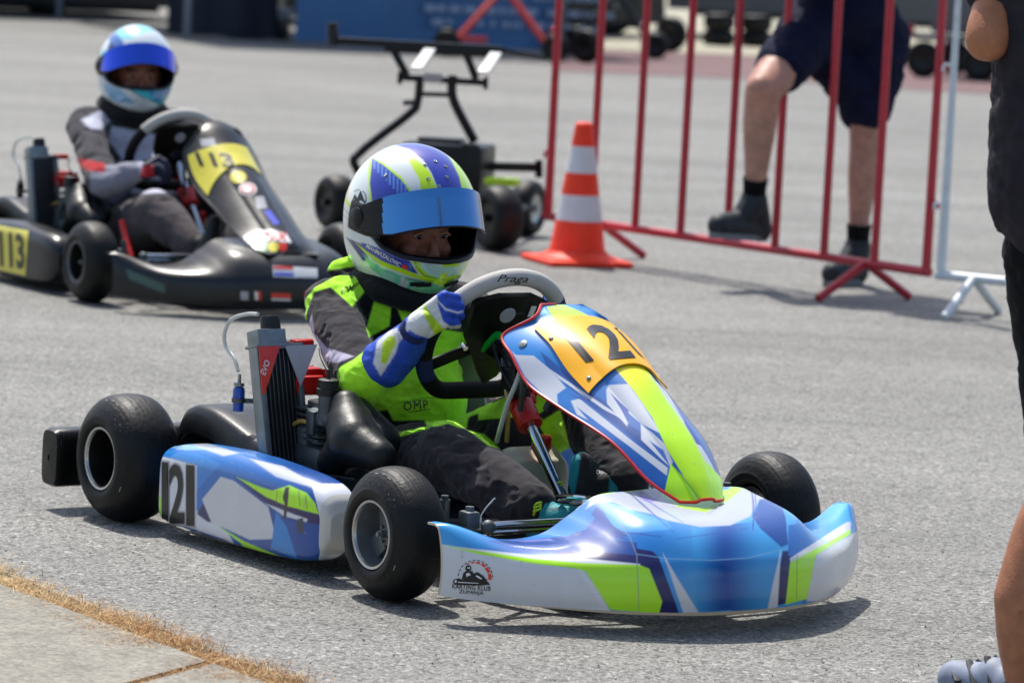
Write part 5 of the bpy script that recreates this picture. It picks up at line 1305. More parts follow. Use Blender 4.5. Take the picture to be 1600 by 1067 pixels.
    if near:
        W_, B_, L_ = '#dfe6e4', '#2b3aa8', '#c6ee1a'
        hl = [(W_, [(400, 100), (900, 100), (900, 600), (400, 600)]),
            ('#3f86c8', Zh((470, 90), (560, 70), (720, 80), (800, 110), (900, 200), (860, 120), (700, 95), (540, 95))),
            (L_, Zh((545, 135), (600, 140), (720, 240), (790, 400), (620, 400), (680, 390), (665, 300), (600, 190))),
            (W_, Zh((560, 110), (600, 120), (690, 190), (740, 270), (700, 230), (600, 150))),
            (B_, Zh((500, 95), (600, 85), (740, 95), (830, 150), (900, 240), (930, 400), (795, 400), (740, 270), (690, 190), (600, 125))),
            (L_, Zh((820, 140), (900, 190), (980, 330), (990, 400), (930, 400), (905, 290), (860, 200))),
            (L_, Zh((375, 175), (440, 200), (560, 290), (640, 400), (600, 400), (520, 300), (420, 220), (385, 190))),
            (B_, Zh((385, 180), (450, 220), (560, 310), (625, 405), (500, 440), (385, 440), (370, 330))),
            (L_, Zh((360, 260), (375, 180), (385, 180), (372, 330), (385, 440), (368, 430))),
            ] + [('#5f92dc', Zh((395 + 23 * i, 190 + 18 * i), (405 + 23 * i, 195 + 18 * i), (405 + 23 * i, 245 + 24 * i), (395 + 23 * i, 240 + 24 * i))) for i in range(9)] + [
            (L_, Zh((200, 370), (260, 460), (330, 500), (400, 570), (480, 620), (460, 640), (380, 590), (300, 530), (220, 440))),
            ('#4a4f8a', Zh(*line([(200, 450), (280, 560), (360, 640), (470, 700), (620, 760)], 5))), ('#4a4f8a', Zh(*line([(215, 520), (330, 620), (480, 710), (600, 745)], 4))),
            ('#2c2f78', Zh((230, 650), (340, 700), (610, 790), (660, 870), (560, 850), (400, 790), (330, 720), (380, 800), (330, 790))),
            (B_, Zh((320, 680), (560, 760), (605, 790), (640, 865), (540, 840), (400, 770), (335, 715))),
            (L_, Zh((285, 680), (340, 740), (440, 820), (600, 880), (760, 930), (820, 940), (820, 915), (760, 915), (600, 850), (440, 790), (350, 730))),
            ('#79cfa6', Zh((330, 750), (440, 830), (600, 890), (780, 935), (900, 900), (920, 820), (900, 900), (820, 960), (700, 1000), (500, 930), (380, 840))),
            ('#9fd8c0', Zh((440, 850), (520, 880), (520, 940), (430, 900))), ('#9fe0b0', Zh((620, 910), (700, 930), (690, 985), (610, 960))),
            ('#b9e8dc', Zh((670, 800), (760, 850), (800, 880), (780, 910), (680, 850))), ('#c9d6d0', Zh((560, 880), (600, 900), (590, 970), (545, 940))),
            (L_, Zh((600, 750), (660, 770), (680, 830), (720, 870), (800, 900), (860, 880), (930, 830), (960, 770), (980, 770), (930, 870), (820, 930), (700, 900), (650, 850))),
            ('#b9d8cc', Zh((690, 790), (800, 830), (930, 810), (900, 870), (800, 890), (720, 860))),
            (L_, Zh((800, 800), (910, 800), (915, 825), (800, 828))), ('#d8ee30', Zh((795, 870), (830, 860), (835, 940), (790, 945))),
            ('#34376a', Zh(*line([(630, 750), (650, 830), (700, 880), (820, 905)], 5))), (W_, Zh((690, 770), (800, 790), (960, 760), (965, 790), (800, 800), (700, 790)))]
        hm, shl = helmet(root, Mh, M4, 1, hl)
        MW = M4 @ Mh @ Matrix.Scale(1.12, 4)
        sticktext(shl, MW, 'MAHMAZALOVIC', Zh((455, 758))[0], (52, 30), (3, -5.5), M_['sticker_white'], bold=.02, off=.0012)
        stick(shl, MW, *polymesh(Zh((560, 808), (598, 822), (600, 845), (566, 832))), M_['sticker_red'], .0013)
        for r0, r1, a0, a1 in ((12, 11, -60, 60), (12, 11.2, 80, 130)): stick(shl, MW, *polymesh(arcpoly(561, 310, r0, r1, a0, a1, 8, 1.1)), M_['sticker_black'], .0012)
        for t in ([(549, 317), (555, 304), (559, 310), (564, 298), (571, 318), (563, 312), (560, 318)], [(554, 320), (569, 323), (569, 325), (554, 322)]): stick(shl, MW, *polymesh(t), M_['sticker_black'], .0012)
    else:
        Zk = zoom(130, 20, 4.104); W_, A_, C_ = '#d6dee2', '#3fc0d2', '#3a8fc4'
        hl = [(W_, [(0, 0), (500, 0), (500, 400), (0, 400)]), ('#7fd8e0', Zk((170, 100), (260, 60), (350, 40), (470, 60), (520, 120), (420, 120), (300, 170), (200, 170))), (W_, Zk((250, 100), (330, 60), (360, 70), (300, 120))), ('#4a74b8', Zk((150, 130), (200, 120), (260, 190), (240, 250), (180, 220))), ('#24305a', Zk((170, 190), (230, 240), (210, 290), (150, 250))),
            (A_, Zk((100, 240), (170, 250), (250, 330), (270, 430), (180, 380), (110, 330))), (C_, Zk((100, 270), (165, 270), (215, 330), (190, 360), (115, 310))), ('#8a9fc8', Zk((120, 390), (250, 450), (300, 500), (200, 470), (130, 430))),
            (A_, Zk((250, 420), (330, 450), (400, 480), (480, 490), (600, 430), (600, 500), (560, 530), (490, 600), (420, 560), (300, 500))), (W_, Zk((350, 435), (480, 450), (600, 425), (600, 455), (480, 490), (390, 475))), (C_, Zk((410, 500), (480, 505), (560, 490), (500, 560), (470, 570))),
            ('#7fb4d8', Zk((130, 450), (250, 500), (330, 590), (200, 570), (140, 510))), (W_, Zk((340, 560), (420, 570), (480, 610), (540, 560), (540, 640), (380, 640))), ('#2a2f60', Zk(*line([(110, 350), (250, 460), (400, 560)], 10)))]
        helmet(root, Mh, M4, 2, hl)
    # --- gloves
    e1, e2, col, c = P['e1'], P['e2'], P['col'], P['sc']
    GL = '#1b49b8'
    if near:
        kn = at(700, 480, y=-.160); wr = at(650, 513, y=-.205)
        me = hand(root, 'glove', wr, kn, (.10, .95, -.12), (-.80, .35, -.30), (.16, .05, -1), None, [at(662, 500, y=-.185), at(682, 480, y=-.155), at(700, 474, y=-.125), at(722, 470, y=-.10)])
        m = MB(); m.limb(at(604, 566, y=-.212), .052, at(634, 538, y=-.195), .041); m.limb(at(634, 538, y=-.195), .041, wr, .027); m.limb(wr, .029, wr.lerp(kn, .3), .028)
        me2 = organic(m, .004, 5); displace(me2, fold(8, .003))
        bm = bmesh.new(); bm.from_mesh(me); bm.from_mesh(me2); bm.to_mesh(me); bm.free()
        gl = link('glove', me, [M_['leather']], root)
        WG, NG = '#d6d8d6', '#b6d81c'
        paint(me, M4, GL, [(WG, Z2((745, 310), (790, 210), (860, 140), (930, 120), (925, 150), (930, 200), (960, 300), (1040, 370), (1040, 400), (960, 440), (880, 415), (800, 390), (740, 350))),
            (NG, Z2((850, 210), (890, 270), (960, 350), (1000, 400), (930, 420), (880, 340), (840, 260))), (NG, Z2((790, 220), (850, 170), (870, 190), (800, 250))),
            (GL, Z2((905, 130), (1000, 110), (1090, 190), (1060, 250), (980, 235), (935, 180))), (GL, Z2((925, 200), (1010, 245), (1070, 330), (1030, 360), (965, 320))),
            (WG, Z2(*line([(925, 185), (975, 240), (1050, 262), (1090, 250)], 12))), (WG, Z2(*line([(950, 310), (1000, 345), (1060, 350)], 12))), (WG, Z2((1000, 345), (1080, 330), (1080, 420), (960, 440))), (WG, Z2((545, 560), (570, 430), (640, 370), (690, 350), (700, 430), (680, 500), (590, 640))), (NG, Z2((600, 440), (640, 400), (670, 400), (680, 440), (620, 570), (590, 560))),
            (WG, Z2((695, 380), (760, 330), (770, 350), (705, 430)))])
        m = MB(); ax_ = (wr - at(634, 538, y=-.195)).normalized(); cst = wr - ax_ * .012; m.tube([cst, cst + ax_ * .020], [.0315, .0295], 24, cap=False); st_ = m.build('wrist_strap', M_['wheel_blue'], gl)
        meL = hand(root, 'glove', wrL + V(.01, -.01, .02), V(.165, .135, .53), (.55, -.55, -.5), (0, -.35, -1), (.1, .1, -.3), None, [V(.12, .16, .49), V(.13, .13, .50), V(.14, .11, .49), V(.145, .10, .48)])
        g2 = link('glove', meL, [M_['leather']], root); paint(meL, M4, GL, [(WG, [(870, 440), (900, 440), (900, 520), (870, 520)])])
    else:
        kn = K.at(248, 258, y=-.135); wr = K.at(228, 268, y=-.18)
        me = hand(root, 'glove', wr, kn, (.6, .5, -.3), (.0, .35, -1), (.10, -.10, -.30), None, [wr + V(.01, .02, .01), wr + V(.03, .03, .02), wr + V(.045, .04, .01), wr + V(.05, .045, 0)])
        link('glove', me, [M_['leather']], root); paint(me, M4, '#101a3a', [('#b01018', zoom(0, 0, 2.133)((455, 555), (510, 550), (515, 590), (460, 590)))])
        kn = V(.150, .130, .53); meL = hand(root, 'glove', wrL, kn, (.55, -.55, -.5), (0, -.35, -1), (.1, .1, -.3), None, [V(.12, .16, .50), V(.13, .13, .51), V(.14, .11, .50), V(.145, .10, .49)])
        link('glove', meL, [M_['leather']], root); paint(meL, M4, '#101a3a', [])
    # --- shoes
    TE = '#0d8f96'
    for s, an in ((-1, anR), (1, anL)):
        m = MB()
        if near and s > 0: heel, ball_, toe = at(918, 800, y=.05), at(912, 762, y=.045), at(910, 725, y=.04)
        elif near: heel, ball_, toe = at(843, 822, y=-.13), at(868, 812, y=-.11), at(892, 806, y=-.095)
        elif s > 0: heel, ball_, toe = V(.46, .09, .10), V(.52, .085, .14), V(.54, .08, .19)
        else: heel, ball_, toe = K.at(315, 398, y=-.12), K.at(330, 380, y=-.10), K.at(335, 348, y=-.09)
        m.limb(an, .036, heel, .030); m.limb(heel, .032, ball_, .031); m.limb(ball_, .033, toe, .025); m.limb(an, .034, ball_, .028)
        me = organic(m, .004, 5); so = link('shoe', me, [M_['leather']], root)
        if near:
            paint(me, M4, TE, [('#101214', Z3((735, 790), (800, 780), (870, 850), (860, 1030), (700, 1010), (720, 900))), (BK, Z3((620, 960), (680, 940), (700, 1040), (640, 1060)))] if s > 0 else [('#0b5f66', Z3((560, 1050), (640, 1040), (620, 1067)))])
            if s > 0: sticktext(so, M4, 'OMP', Z3((815, 868))[0], (3, -15), (-7, -2), M_['sticker_grey'], bold=.005, off=.001)
            m = MB()
            q = at(836, 800, y=-.165) if s < 0 else at(868, 768, y=.0)
            for k2 in range(3): m.tube([q + V(-.004, 0, -.006 + .007 * k2), q + V(.008, -.004, .004 + .007 * k2), q + V(.018, .0, .010 + .006 * k2), q + V(.010, .004, .018)], .0022, 8, smooth=14)
            m.build('laces', M_['lime_plastic'], so)
        else: paint(me, M4, '#0c0c0e', [('#b01420', [(325, 320), (345, 322), (350, 332), (320, 334)])])
    return root
d1 = driver(K1, P1, 1)
tag(d1, 'person driving the blue kart in neon green and charcoal suit, blue-visored white helmet', 'person', 'kart drivers')
d2 = driver(K2, P2, 2)
tag(d2, 'person driving the black kart in grey and white suit and light blue helmet', 'person', 'kart drivers')
# ---------------------------------------------------------------- barriers
def barrier(A, B_, m, name_label, grp, h0=.135, h1=1.24, nb=7, feet=(.13, .87), r=.0165, vf=.36):
    """A, B_: the two lower corners on the ground line"""
    A = Vector(A); B_ = Vector(B_); x = (B_ - A); L_ = x.length; x.normalize(); y = Vector((-x.y, x.x, 0)); z = V(0, 0, 1)
    root = empty('crowd_barrier', Matrix.Translation(A)); tag(root, name_label, 'barrier', grp)
    p = lambda s, t, h: x * s + y * t + z * h
    f = MB(); f.tube([p(0, 0, h0), p(0, 0, h1), p(L_, 0, h1), p(L_, 0, h0)], r * 1.05, 14); f.tube([p(-r, 0, h0), p(L_ + r, 0, h0)], r, 14)
    f.build('frame', m, root)
    for k in range(nb):
        s = L_ * (k + 1) / (nb + 1); b = MB(); b.tube([p(s, 0, h0), p(s, 0, h1)], r * .92, 12); b.build('bar', m, root)
    for s in feet:
        b = MB()
        for t in (-1, 1): b.tube([p(L_ * s, 0, h0), p(L_ * s, t * .22, .012)], r * .95, 12)
        b.build('foot', m, root)
    for s, q in ((L_, 1), (0, -1)):
        for h in (.38, .86): b = MB(); b.tube([p(s, 0, h), p(s + q * .035, 0, h + .005), p(s + q * .04, 0, h - .02)], .006, 8, smooth=8); b.build('hook', m, root)
    return root, p, L_
BA = ground(856, 338, .135); BB = ground(1447, 425, .135); BA.z = BB.z = 0
br, bp, bL = barrier(BA, BB, M_['barrier_red'], 'red steel crowd barrier with a foot resting on its lower rail', 'crowd barriers', nb=7, feet=(.155, .855))
WA = ground(1470, 430, .135); WA.z = 0; wd = ground(1540, 437, .135) - ground(1470, 430, .135); WB = WA + Vector((wd.x, wd.y, 0)).normalized() * 2.1
barrier(WA, WB, M_['barrier_white'], 'white steel crowd barrier next to the red one, behind the person at right', 'crowd barriers', nb=7, feet=(.06, .86))
# ---------------------------------------------------------------- traffic cone
def cone():
    c = ground(901, 412); root = empty('traffic_cone', Matrix.Translation(c) @ Matrix.Rotation(R(20), 4, 'Z')); tag(root, 'orange and white striped traffic cone standing before the red barrier', 'traffic cone')
    H_ = .535; ra = lambda z: .107 - (.107 - .031) * (z - .04) / (H_ - .04)
    m = MB(); m.box((0, 0, .012), (.335, .335, .02), bev=.008); m.lathe([(.02, .155), (.028, .15), (.036, .125), (.05, .112)], (0, 0, 0), (0, 0, 1), 48); m.build('base', M_['cone_orange'], root)
    m = MB(); zz = [.045, .16, .245, .33, .43, H_ - .012, H_ - .003, H_]
    cols = ['cone_orange', 'cone_white', 'cone_orange', 'cone_white', 'cone_orange']; prof = []
    cut = [(.045, 0), (.165, 1), (.262, 0), (.345, 1), (.445, 0), (.525, 0)]
    for i, (z, q) in enumerate(cut):
        if i: prof.append((z, ra(z), prof[-1][2]))
        prof.append((z + (.0 if i == 0 else .0001), ra(z) + (.0008 if q else 0), q))
    prof += [(H_ - .003, .028, 0), (H_, .022, 0), (H_, .012, 0), (H_ - .05, .012, 0)]
    m.lathe(prof, (0, 0, 0), (0, 0, 1), 56); m.build('cone_body', [M_['cone_orange'], M_['cone_white']], root, auto=30)
cone()
# ---------------------------------------------------------------- kart stand on wheels, folded beside the cone
def simple_wheel(root, c, ax, Rt, hw, name='wheel', rimm='rim_dark'):
    w_ = empty(name); w_.parent = root; w_.location = c
    m = MB(); prof = crom(np.array([(-hw * .8, Rt * .5), (-hw, Rt * .62), (-hw * .95, Rt * .8), (-hw * .7, Rt * .93), (0, Rt), (hw * .7, Rt * .93), (hw * .95, Rt * .8), (hw, Rt * .62), (hw * .8, Rt * .5)]), 34)
    m.lathe([tuple(p) for p in prof], (0, 0, 0), ax, 48); m.build('tyre', M_['tyre'], w_)
    m = MB(); m.lathe([(-hw * .7, 0), (-hw * .7, Rt * .46), (-hw * .8, Rt * .52), (hw * .8, Rt * .52), (hw * .7, Rt * .46), (hw * .7, 0)], (0, 0, 0), ax, 32); m.tube([Vector(ax).normalized() * -hw * 1.1, Vector(ax).normalized() * hw * 1.1], Rt * .13, 12)
    m.build('rim', M_[rimm], w_); return w_
def stand():
    o = ground(690, 370, 0); root = empty('kart_trolley', Matrix.Translation(o)); tag(root, 'black wheeled kart trolley with raised arms behind the near driver', 'trolley')
    q = lambda x, y, Y: deep(x, y, Y) - o
    ax = Vector((.86, .51, 0)).normalized()
    for x, y, Rt, hw, col in ((777, 341, .128, .062, 'rim_dark'), (525, 318, .112, .056, 'rim_dark')):
        Y = 16.15 if x == 777 else 16.75
        c = q(x, y, Y); c.z = Rt; simple_wheel(root, c, ax, Rt, hw, rimm=col)
    c = q(825, 322, 16.95); c.z = .115; simple_wheel(root, c, (.9, -.42, 0), .115, .045, rimm='rim_lip')
    m = MB(); m.beam(q(760, 260, 16.6), q(845, 262, 16.6), .03, .035, bev=.004); m.beam(q(842, 250, 16.6), q(842, 278, 16.6), .03, .03, up=(1, 0, 0), bev=.004)
    m.tube([q(777, 341, 16.2), q(825, 322, 16.9)], .014, 10); m.tube([q(525, 318, 16.75), q(777, 341, 16.2)], .02, 10); m.tube([q(600, 330, 17.2), q(825, 325, 16.95)], .016, 10)
    m.build('chassis', M_['black_metal'], root)
    m = MB(); m.box(q(700, 266, 16.6), (.33, .26, .22), Matrix.Rotation(R(-12), 3, 'Z'), bev=.02); m.box(q(690, 221, 16.6), (.17, .12, .03), Matrix.Rotation(R(-12), 3, 'Z'), bev=.006); m.box(q(735, 232, 16.5), (.07, .1, .04), bev=.008)
    m.build('battery_box', M_['black_plastic'], root)
    m = MB(); m.box(q(785, 284, 16.4), (.13, .08, .03), Matrix.Rotation(R(-20), 3, 'Z'), bev=.01); m.build('lime_cover', M_['lime_plastic'], root)
    Y = 16.6
    m = MB(); m.tube([q(610, 330, Y + .2), q(556, 262, Y), q(566, 236, Y), q(640, 178, Y), q(652, 160, Y), q(657, 118, Y)], .017, 12, smooth=40); m.tube([q(742, 222, Y), q(712, 165, Y), q(706, 140, Y), q(708, 118, Y)], .019, 12, smooth=40); m.build('riser', M_['black_metal'], root)
    m = MB(); m.tube([q(655, 147, Y), q(710, 149, Y)], .01, 10); m.tube([q(630, 161, Y), q(648, 160, Y)], .011, 10); m.beam(q(622, 121, Y), q(762, 130, Y), .03, .025, bev=.003)
    m.box(q(625, 122, Y), (.02, .05, .05), bev=.006); m.box(q(759, 130, Y), (.02, .05, .05), bev=.006); m.build('cross_bar', M_['black_metal'], root)
    m = MB(); m.box(q(676, 122, Y - .03), (.075, .006, .035), bev=.002); m.build('maker_plate', M_['sticker_grey'], root)
    for a, b in (((615, 80), (636, 118)), ((728, 84), (744, 124))): m = MB(); m.beam(q(*a, Y), q(*b, Y), .03, .03, up=(0, 1, 0), bev=.003); m.build('upright', M_['black_metal'], root)
    m = MB(); m.beam(q(528, 64, Y), q(783, 78, Y), .035, .028, bev=.003); m.beam(q(600, 74, Y), q(783, 84, Y), .04, .035, bev=.004); m.beam(q(783, 79, Y), q(850, 92, Y + .2), .03, .018, bev=.003); m.build('top_rail', M_['black_metal'], root)
    m = MB(); m.tube([q(519, 36, Y), q(521, 72, Y)], .021, 16); m.lathe([(-.01, .024), (.012, .024)], q(520, 55, Y), (0, 0, 1), 16); m.build('rubber_stop', M_['dark_rubber'], root)
    for a, b in (((672, 78), (651, 108)), ((775, 84), (755, 114))): m = MB(); m.beam(q(*a, Y - .05), q(*b, Y - .25), .045, .012, bev=.002); m.build('support_pad', M_['white_paint'], root)
stand()
# ---------------------------------------------------------------- people by the barrier
def shoe(m, ank, heel, toe, w_=.042):
    m.limb(ank + V(0, 0, .03), .050, heel + V(0, 0, .035), .046); m.limb(heel + V(0, 0, .04), .046, toe + V(0, 0, .040), .042); m.limb(ank + V(0, 0, .02), .050, heel.lerp(toe, .5) + V(0, 0, .062), .042); m.limb(heel.lerp(toe, .5) + V(0, 0, .06), .040, toe + V(0, 0, .044), .040)
def sole(name, heel, toe, parent, m):
    d = (toe - heel); L_ = d.length; d.normalize(); n = Vector((-d.y, d.x, 0)).normalized(); u = d.cross(n)
    pts = []
    for k in range(36):
        t = 2 * math.pi * k / 36; a = math.cos(t); b = math.sin(t); pts.append(heel + d * (L_ / 2 + a * (L_ / 2 + .045)) + n * b * (.042 + .008 * a))
    if u.z < 0: u = -u
    mb = MB(); mb.prism([p - u * .006 for p in pts], u * .022); return mb.build(name, m, parent, smooth=False)
def skinpart(m, vox=.008, it=6): return organic(m, vox, it)
def standing():
    Y0, Y1 = 15.50, 15.12
    ft = ground(1322, 442); root = empty('person', Matrix.Translation(ft)); o = ft
    q = lambda x, y, Y: deep(x, y, Y) - o
    tag(root, 'person in navy shorts and black socks standing with one foot on the red barrier', 'person')
    Yh = 15.42; hipR = q(1372, 60, Yh + .05); hipL = q(1275, 40, Yh)          # hipR: straight leg
    kneeS = q(1352, 225, Yh + .03); ankS = q(1340, 385, 15.47)
    kneeB = q(1192, 140, 14.98); ankB = q(1178, 312, 15.08)
    pel = (hipR + hipL) / 2 + V(0, .02, .06); chest = pel + V(-.10, -.12, .42); neck = chest + V(-.02, -.03, .20); hd = neck + V(-.02, -.05, .19)
    m = MB(); m.ball(pel, (.17, .125, .14)); m.ball(pel + V(-.03, -.03, .18), (.16, .115, .16)); m.ball(chest, (.19, .125, .2)); m.limb(chest, .09, neck, .06); m.limb(neck, .058, hd, .055); m.ball(hd, (.078, .095, .118)); m.ball(hd + V(0, -.085, -.02), (.014, .024, .02)); m.ball(hd + V(0, -.06, -.085), (.035, .03, .02))
    for s in (-1, 1):
        sh_ = chest + V(s * .19, .0, .12); el_ = sh_ + V(s * .04, -.14, -.26); wr_ = bp(bL * (.55 if s < 0 else .72), 0, 1.27) + BA - o
        m.chain([(sh_, .062), (el_, .046), (wr_, .029)]); m.limb(wr_, .03, wr_ + V(0, -.05, .0), .036)
        for k in range(4): m.chain([(wr_ + V(-.03 + k * .02, -.05, .004), .011), (wr_ + V(-.034 + k * .022, -.085, .0), .0095), (wr_ + V(-.034 + k * .022, -.1, -.03), .0085)])
        m.chain([(wr_ + V(-s * .02, -.02, 0), .014), (wr_ + V(-s * .045, -.05, -.01), .011), (wr_ + V(-s * .05, -.07, -.03), .009)])
    m.chain([(hipR, .095), (kneeS + V(0, 0, .14), .072), (kneeS, .060), (kneeS + V(0, .01, -.12), .059), (ankS + V(0, 0, .10), .040), (ankS, .038)])
    m.chain([(hipL, .098), (kneeB.lerp(hipL, .35), .082), (kneeB, .066), (kneeB.lerp(ankB, .3) + V(0, .012, 0), .064), (kneeB.lerp(ankB, .75), .044), (ankB, .038)]); m.ball(kneeB + V(-.012, -.028, .01), .046)
    me = organic(m, .010, 9); b = link('body', me, [M_['skin_paint']], root)
    paint(me, Matrix.Translation(o), '#b08472', [], mirror=0, local=lambda co, no, col: col.__setitem__((slice(None), slice(0, 3)), col[:, :3] * (1 + np.array([.10, -.05, -.06]) * np.exp(-(np.linalg.norm(co - np.array(kneeB), axis=1) / .07) ** 2)[:, None] * 1.3) * (1 + .12 * fbm(co, 14, 3.3, 3))[:, None]))
    m = MB(); m.ball(pel + V(0, 0, .0), (.195, .15, .15)); m.chain([(hipR, .118), (hipR.lerp(kneeS, .30), .112), (q(1352, 168, Yh + .03), .098)]); m.chain([(hipL, .118), (hipL.lerp(kneeB, .45), .105), (hipL.lerp(kneeB, .66), .096)])
    m.limb(q(1300, 100, Yh), .09, q(1330, 135, Yh), .085)
    me = organic(m, .009, 7); displace(me, fold(2.2, .008)); link('shorts', me, [M_['denim']], root)
    m = MB(); m.ball(pel + V(-.01, 0, .1), (.185, .14, .16)); m.ball(chest, (.215, .15, .21)); m.limb(chest + V(-.18, 0, .12), .075, chest + V(-.215, -.08, -.04), .07); m.limb(chest + V(.18, 0, .12), .075, chest + V(.215, -.08, -.04), .07); m.ball(pel + V(-.05, -.04, .22), (.18, .135, .18))
    me = organic(m, .012, 6); displace(me, fold(4.2, .007)); link('shirt', me, [M_['denim']], root)
    m = MB(); m.ball(hd + V(0, .014, .022), (.086, .098, .112)); hm_ = organic(m, .008, 3); bmm = bmesh.new(); bmm.from_mesh(hm_)
    bmesh.ops.delete(bmm, geom=[v for v in bmm.verts if (v.co - hd).y < -.045 and (v.co - hd).z < .07 or (v.co - hd).z < -.05], context='VERTS'); bmm.to_mesh(hm_); bmm.free(); link('hair', hm_, [M_['hair']], root)
    for kn, an in ((kneeS, ankS), (kneeB, ankB)):
        d = (kn - an).normalized(); m = MB(); m.tube([an - d * .04, an, an + d * .04, an + d * .082], [.043, .0415, .0425, .0465], 24, cap=False); sk = m.build('sock', M_['black_cloth'], root)
    for an, heel, toe in ((ankS, q(1338, 432, 15.5), ground(1312, 452) - o), (ankB, q(1186, 374, 15.15), q(1122, 370, 14.97))):
        if an is ankS: heel.z = 0.01; toe = heel + V(-.10, -.14, 0); toe.z = .008
        m = MB(); shoe(m, an + V(0, 0, -.03), heel, toe); me = organic(m, .006, 4); so = link('shoe', me, [M_['shoe_dark']], root); sole('sole', heel, toe, so, M_['shoe_sole'])
        m = MB()
        for k in range(4):
            c = heel.lerp(toe, .42 + .13 * k) + V(0, 0, .082 - .012 * k); m.tube([c + V(-.02, .012, -.006), c + V(0, 0, .003), c + V(.02, -.012, -.006)], .0028, 6)
        m.build('laces', M_['shoe_sole'], so)
standing()
def bystander():
    ft = ground(1604, 1127); root = empty('person', Matrix.Translation(ft)); o = ft; Y = 7.13
    tag(root, 'person in dark grey t-shirt and long black shorts standing at the right edge', 'person')
    q = lambda x, y, Yd: deep(x, y, Yd) - o
    # near leg: the calf that shows
    ank = q(1608, 1085, Y); calf = q(1608, 935, Y); knee = q(1668, 765, Y + .03); hip = q(1668, 400, Y + .05)
    ank2 = ank + V(.26, .16, 0); knee2 = knee + V(.22, .16, 0); hip2 = hip + V(.18, .08, 0)
    pel = (hip + hip2) / 2 + V(0, 0, .06); chest = pel + V(.0, .0, .42); neck = chest + V(0, 0, .2); hd = neck + V(-.02, -.02, .17)
    sh1 = chest + V(-.185, -.01, .13); sh2 = chest + V(.185, .02, .13); el1 = q(1543, 62, Y - .05); wr1 = el1 + V(.06, .20, .20); el2 = sh2 + V(.04, .10, -.25); wr2 = el2 + V(-.10, .18, .16)
    m = MB(); m.ball(pel, (.14, .10, .12)); m.ball(pel + V(0, 0, .2), (.125, .09, .16)); m.ball(chest, (.15, .095, .17)); m.limb(chest, .07, neck, .055); m.limb(neck, .055, hd, .055); m.ball(hd, (.092, .078, .115)); m.ball(hd + V(-.05, .07, -.02), .018)
    for s_, e_, w_ in ((sh1, el1, wr1), (sh2, el2, wr2)):
        m.chain([(s_, .055), (s_.lerp(e_, .5), .046), (e_, .042), (w_, .028)]); d = (w_ - e_).normalized(); m.limb(w_, .028, w_ + d * .06, .034)
        sd = d.cross(V(0, 0, 1)).normalized()
        for k in range(4): m.chain([(w_ + d * .07 + sd * (-.03 + .02 * k), .0105), (w_ + d * .11 + sd * (-.032 + .021 * k), .0092), (w_ + d * .12 + sd * (-.032 + .021 * k) + V(0, 0, .028), .0082)])
        m.chain([(w_ + d * .02 + sd * .03, .013), (w_ + d * .05 + sd * .05 + V(0, 0, .01), .0105), (w_ + d * .075 + sd * .05 + V(0, 0, .03), .009)])
    m.chain([(hip, .09), (knee, .062), (q(1634, 845, Y + .015), .063), (calf, .0630), (q(1607, 1005, Y), .056), (ank, .038)]); m.chain([(hip2, .09), (knee2, .062), (knee2.lerp(ank2, .3), .06), (ank2, .037)])
    me = organic(m, .008, 22); link('body', me, [M_['skin_paint']], root); paint(me, Matrix.Translation(o), '#a56c4c', [('#8a2f22', ring(1594, 955, 3, 2.4))], mirror=0)
    m = MB(); m.ball(pel + V(0, 0, -.01), (.185, .14, .15))
    m.chain([(q(1660, 400, Y + .05), .102), (q(1669, 520, Y + .05), .092), (q(1678, 650, Y + .04), .083), (q(1679, 722, Y + .03), .084)]); m.chain([(hip2, .11), (hip2.lerp(knee2, .6), .098), (knee2 + V(0, 0, -.02), .09)])
    me = organic(m, .007, 6); displace(me, fold(6.6, .007)); link('shorts', me, [M_['black_cloth']], root)
    m = MB(); m.chain([(q(1642, -60, Y), .115), (q(1650, 80, Y), .108), (q(1651, 200, Y), .112), (q(1648, 305, Y), .112)]); m.chain([(q(1780, -60, Y + .1), .12), (q(1780, 80, Y + .1), .12), (q(1780, 200, Y + .1), .12), (q(1780, 290, Y + .1), .12)])
    m.ball(chest + V(0, 0, .02), (.225, .16, .23)); m.limb(chest + V(0, 0, .1), .12, neck + V(0, 0, -.04), .075); m.limb(sh1, .082, sh1.lerp(el1, .62), .066); m.limb(sh2, .082, sh2.lerp(el2, .6), .068); m.ball(pel + V(0, 0, .1), (.215, .165, .18)); m.ball(pel + V(0, 0, .28), (.2, .155, .2))
    me = organic(m, .007, 6)
    displace(me, fold(7.7, .007)); link('shirt', me, [M_['grey_cloth']], root)
    m = MB(); m.ball(hd + V(.012, -.014, .02), (.098, .09, .112)); hm_ = organic(m, .008, 3); bmm = bmesh.new(); bmm.from_mesh(hm_)
    bmesh.ops.delete(bmm, geom=[v for v in bmm.verts if (v.co - hd).y > .05 and (v.co - hd).z < .07 or (v.co - hd).z < -.055], context='VERTS'); bmm.to_mesh(hm_); bmm.free(); link('hair', hm_, [M_['hair']], root)
    for a, toe in ((ank, ank + V(-.7, .7, 0)), (ank2, ank2 + V(-.7, .7, 0))):
        heel = V(a.x + .01, a.y, .012); toe = V(toe.x, toe.y, .010); L3 = (toe - heel).normalized(); toe = heel + L3 * .175
        m = MB(); m.limb(a + V(0, 0, -.03), .044, heel + V(0, 0, .035), .042); m.limb(heel + V(0, 0, .036), .040, toe + V(0, 0, .026), .033); m.limb(a + V(0, 0, -.03), .042, heel.lerp(toe, .5) + V(0, 0, .045), .034); me = organic(m, .005, 4); so = link('shoe', me, [M_['shoe_light']], root); sole('sole', heel, toe, so, M_['shoe_sole'])
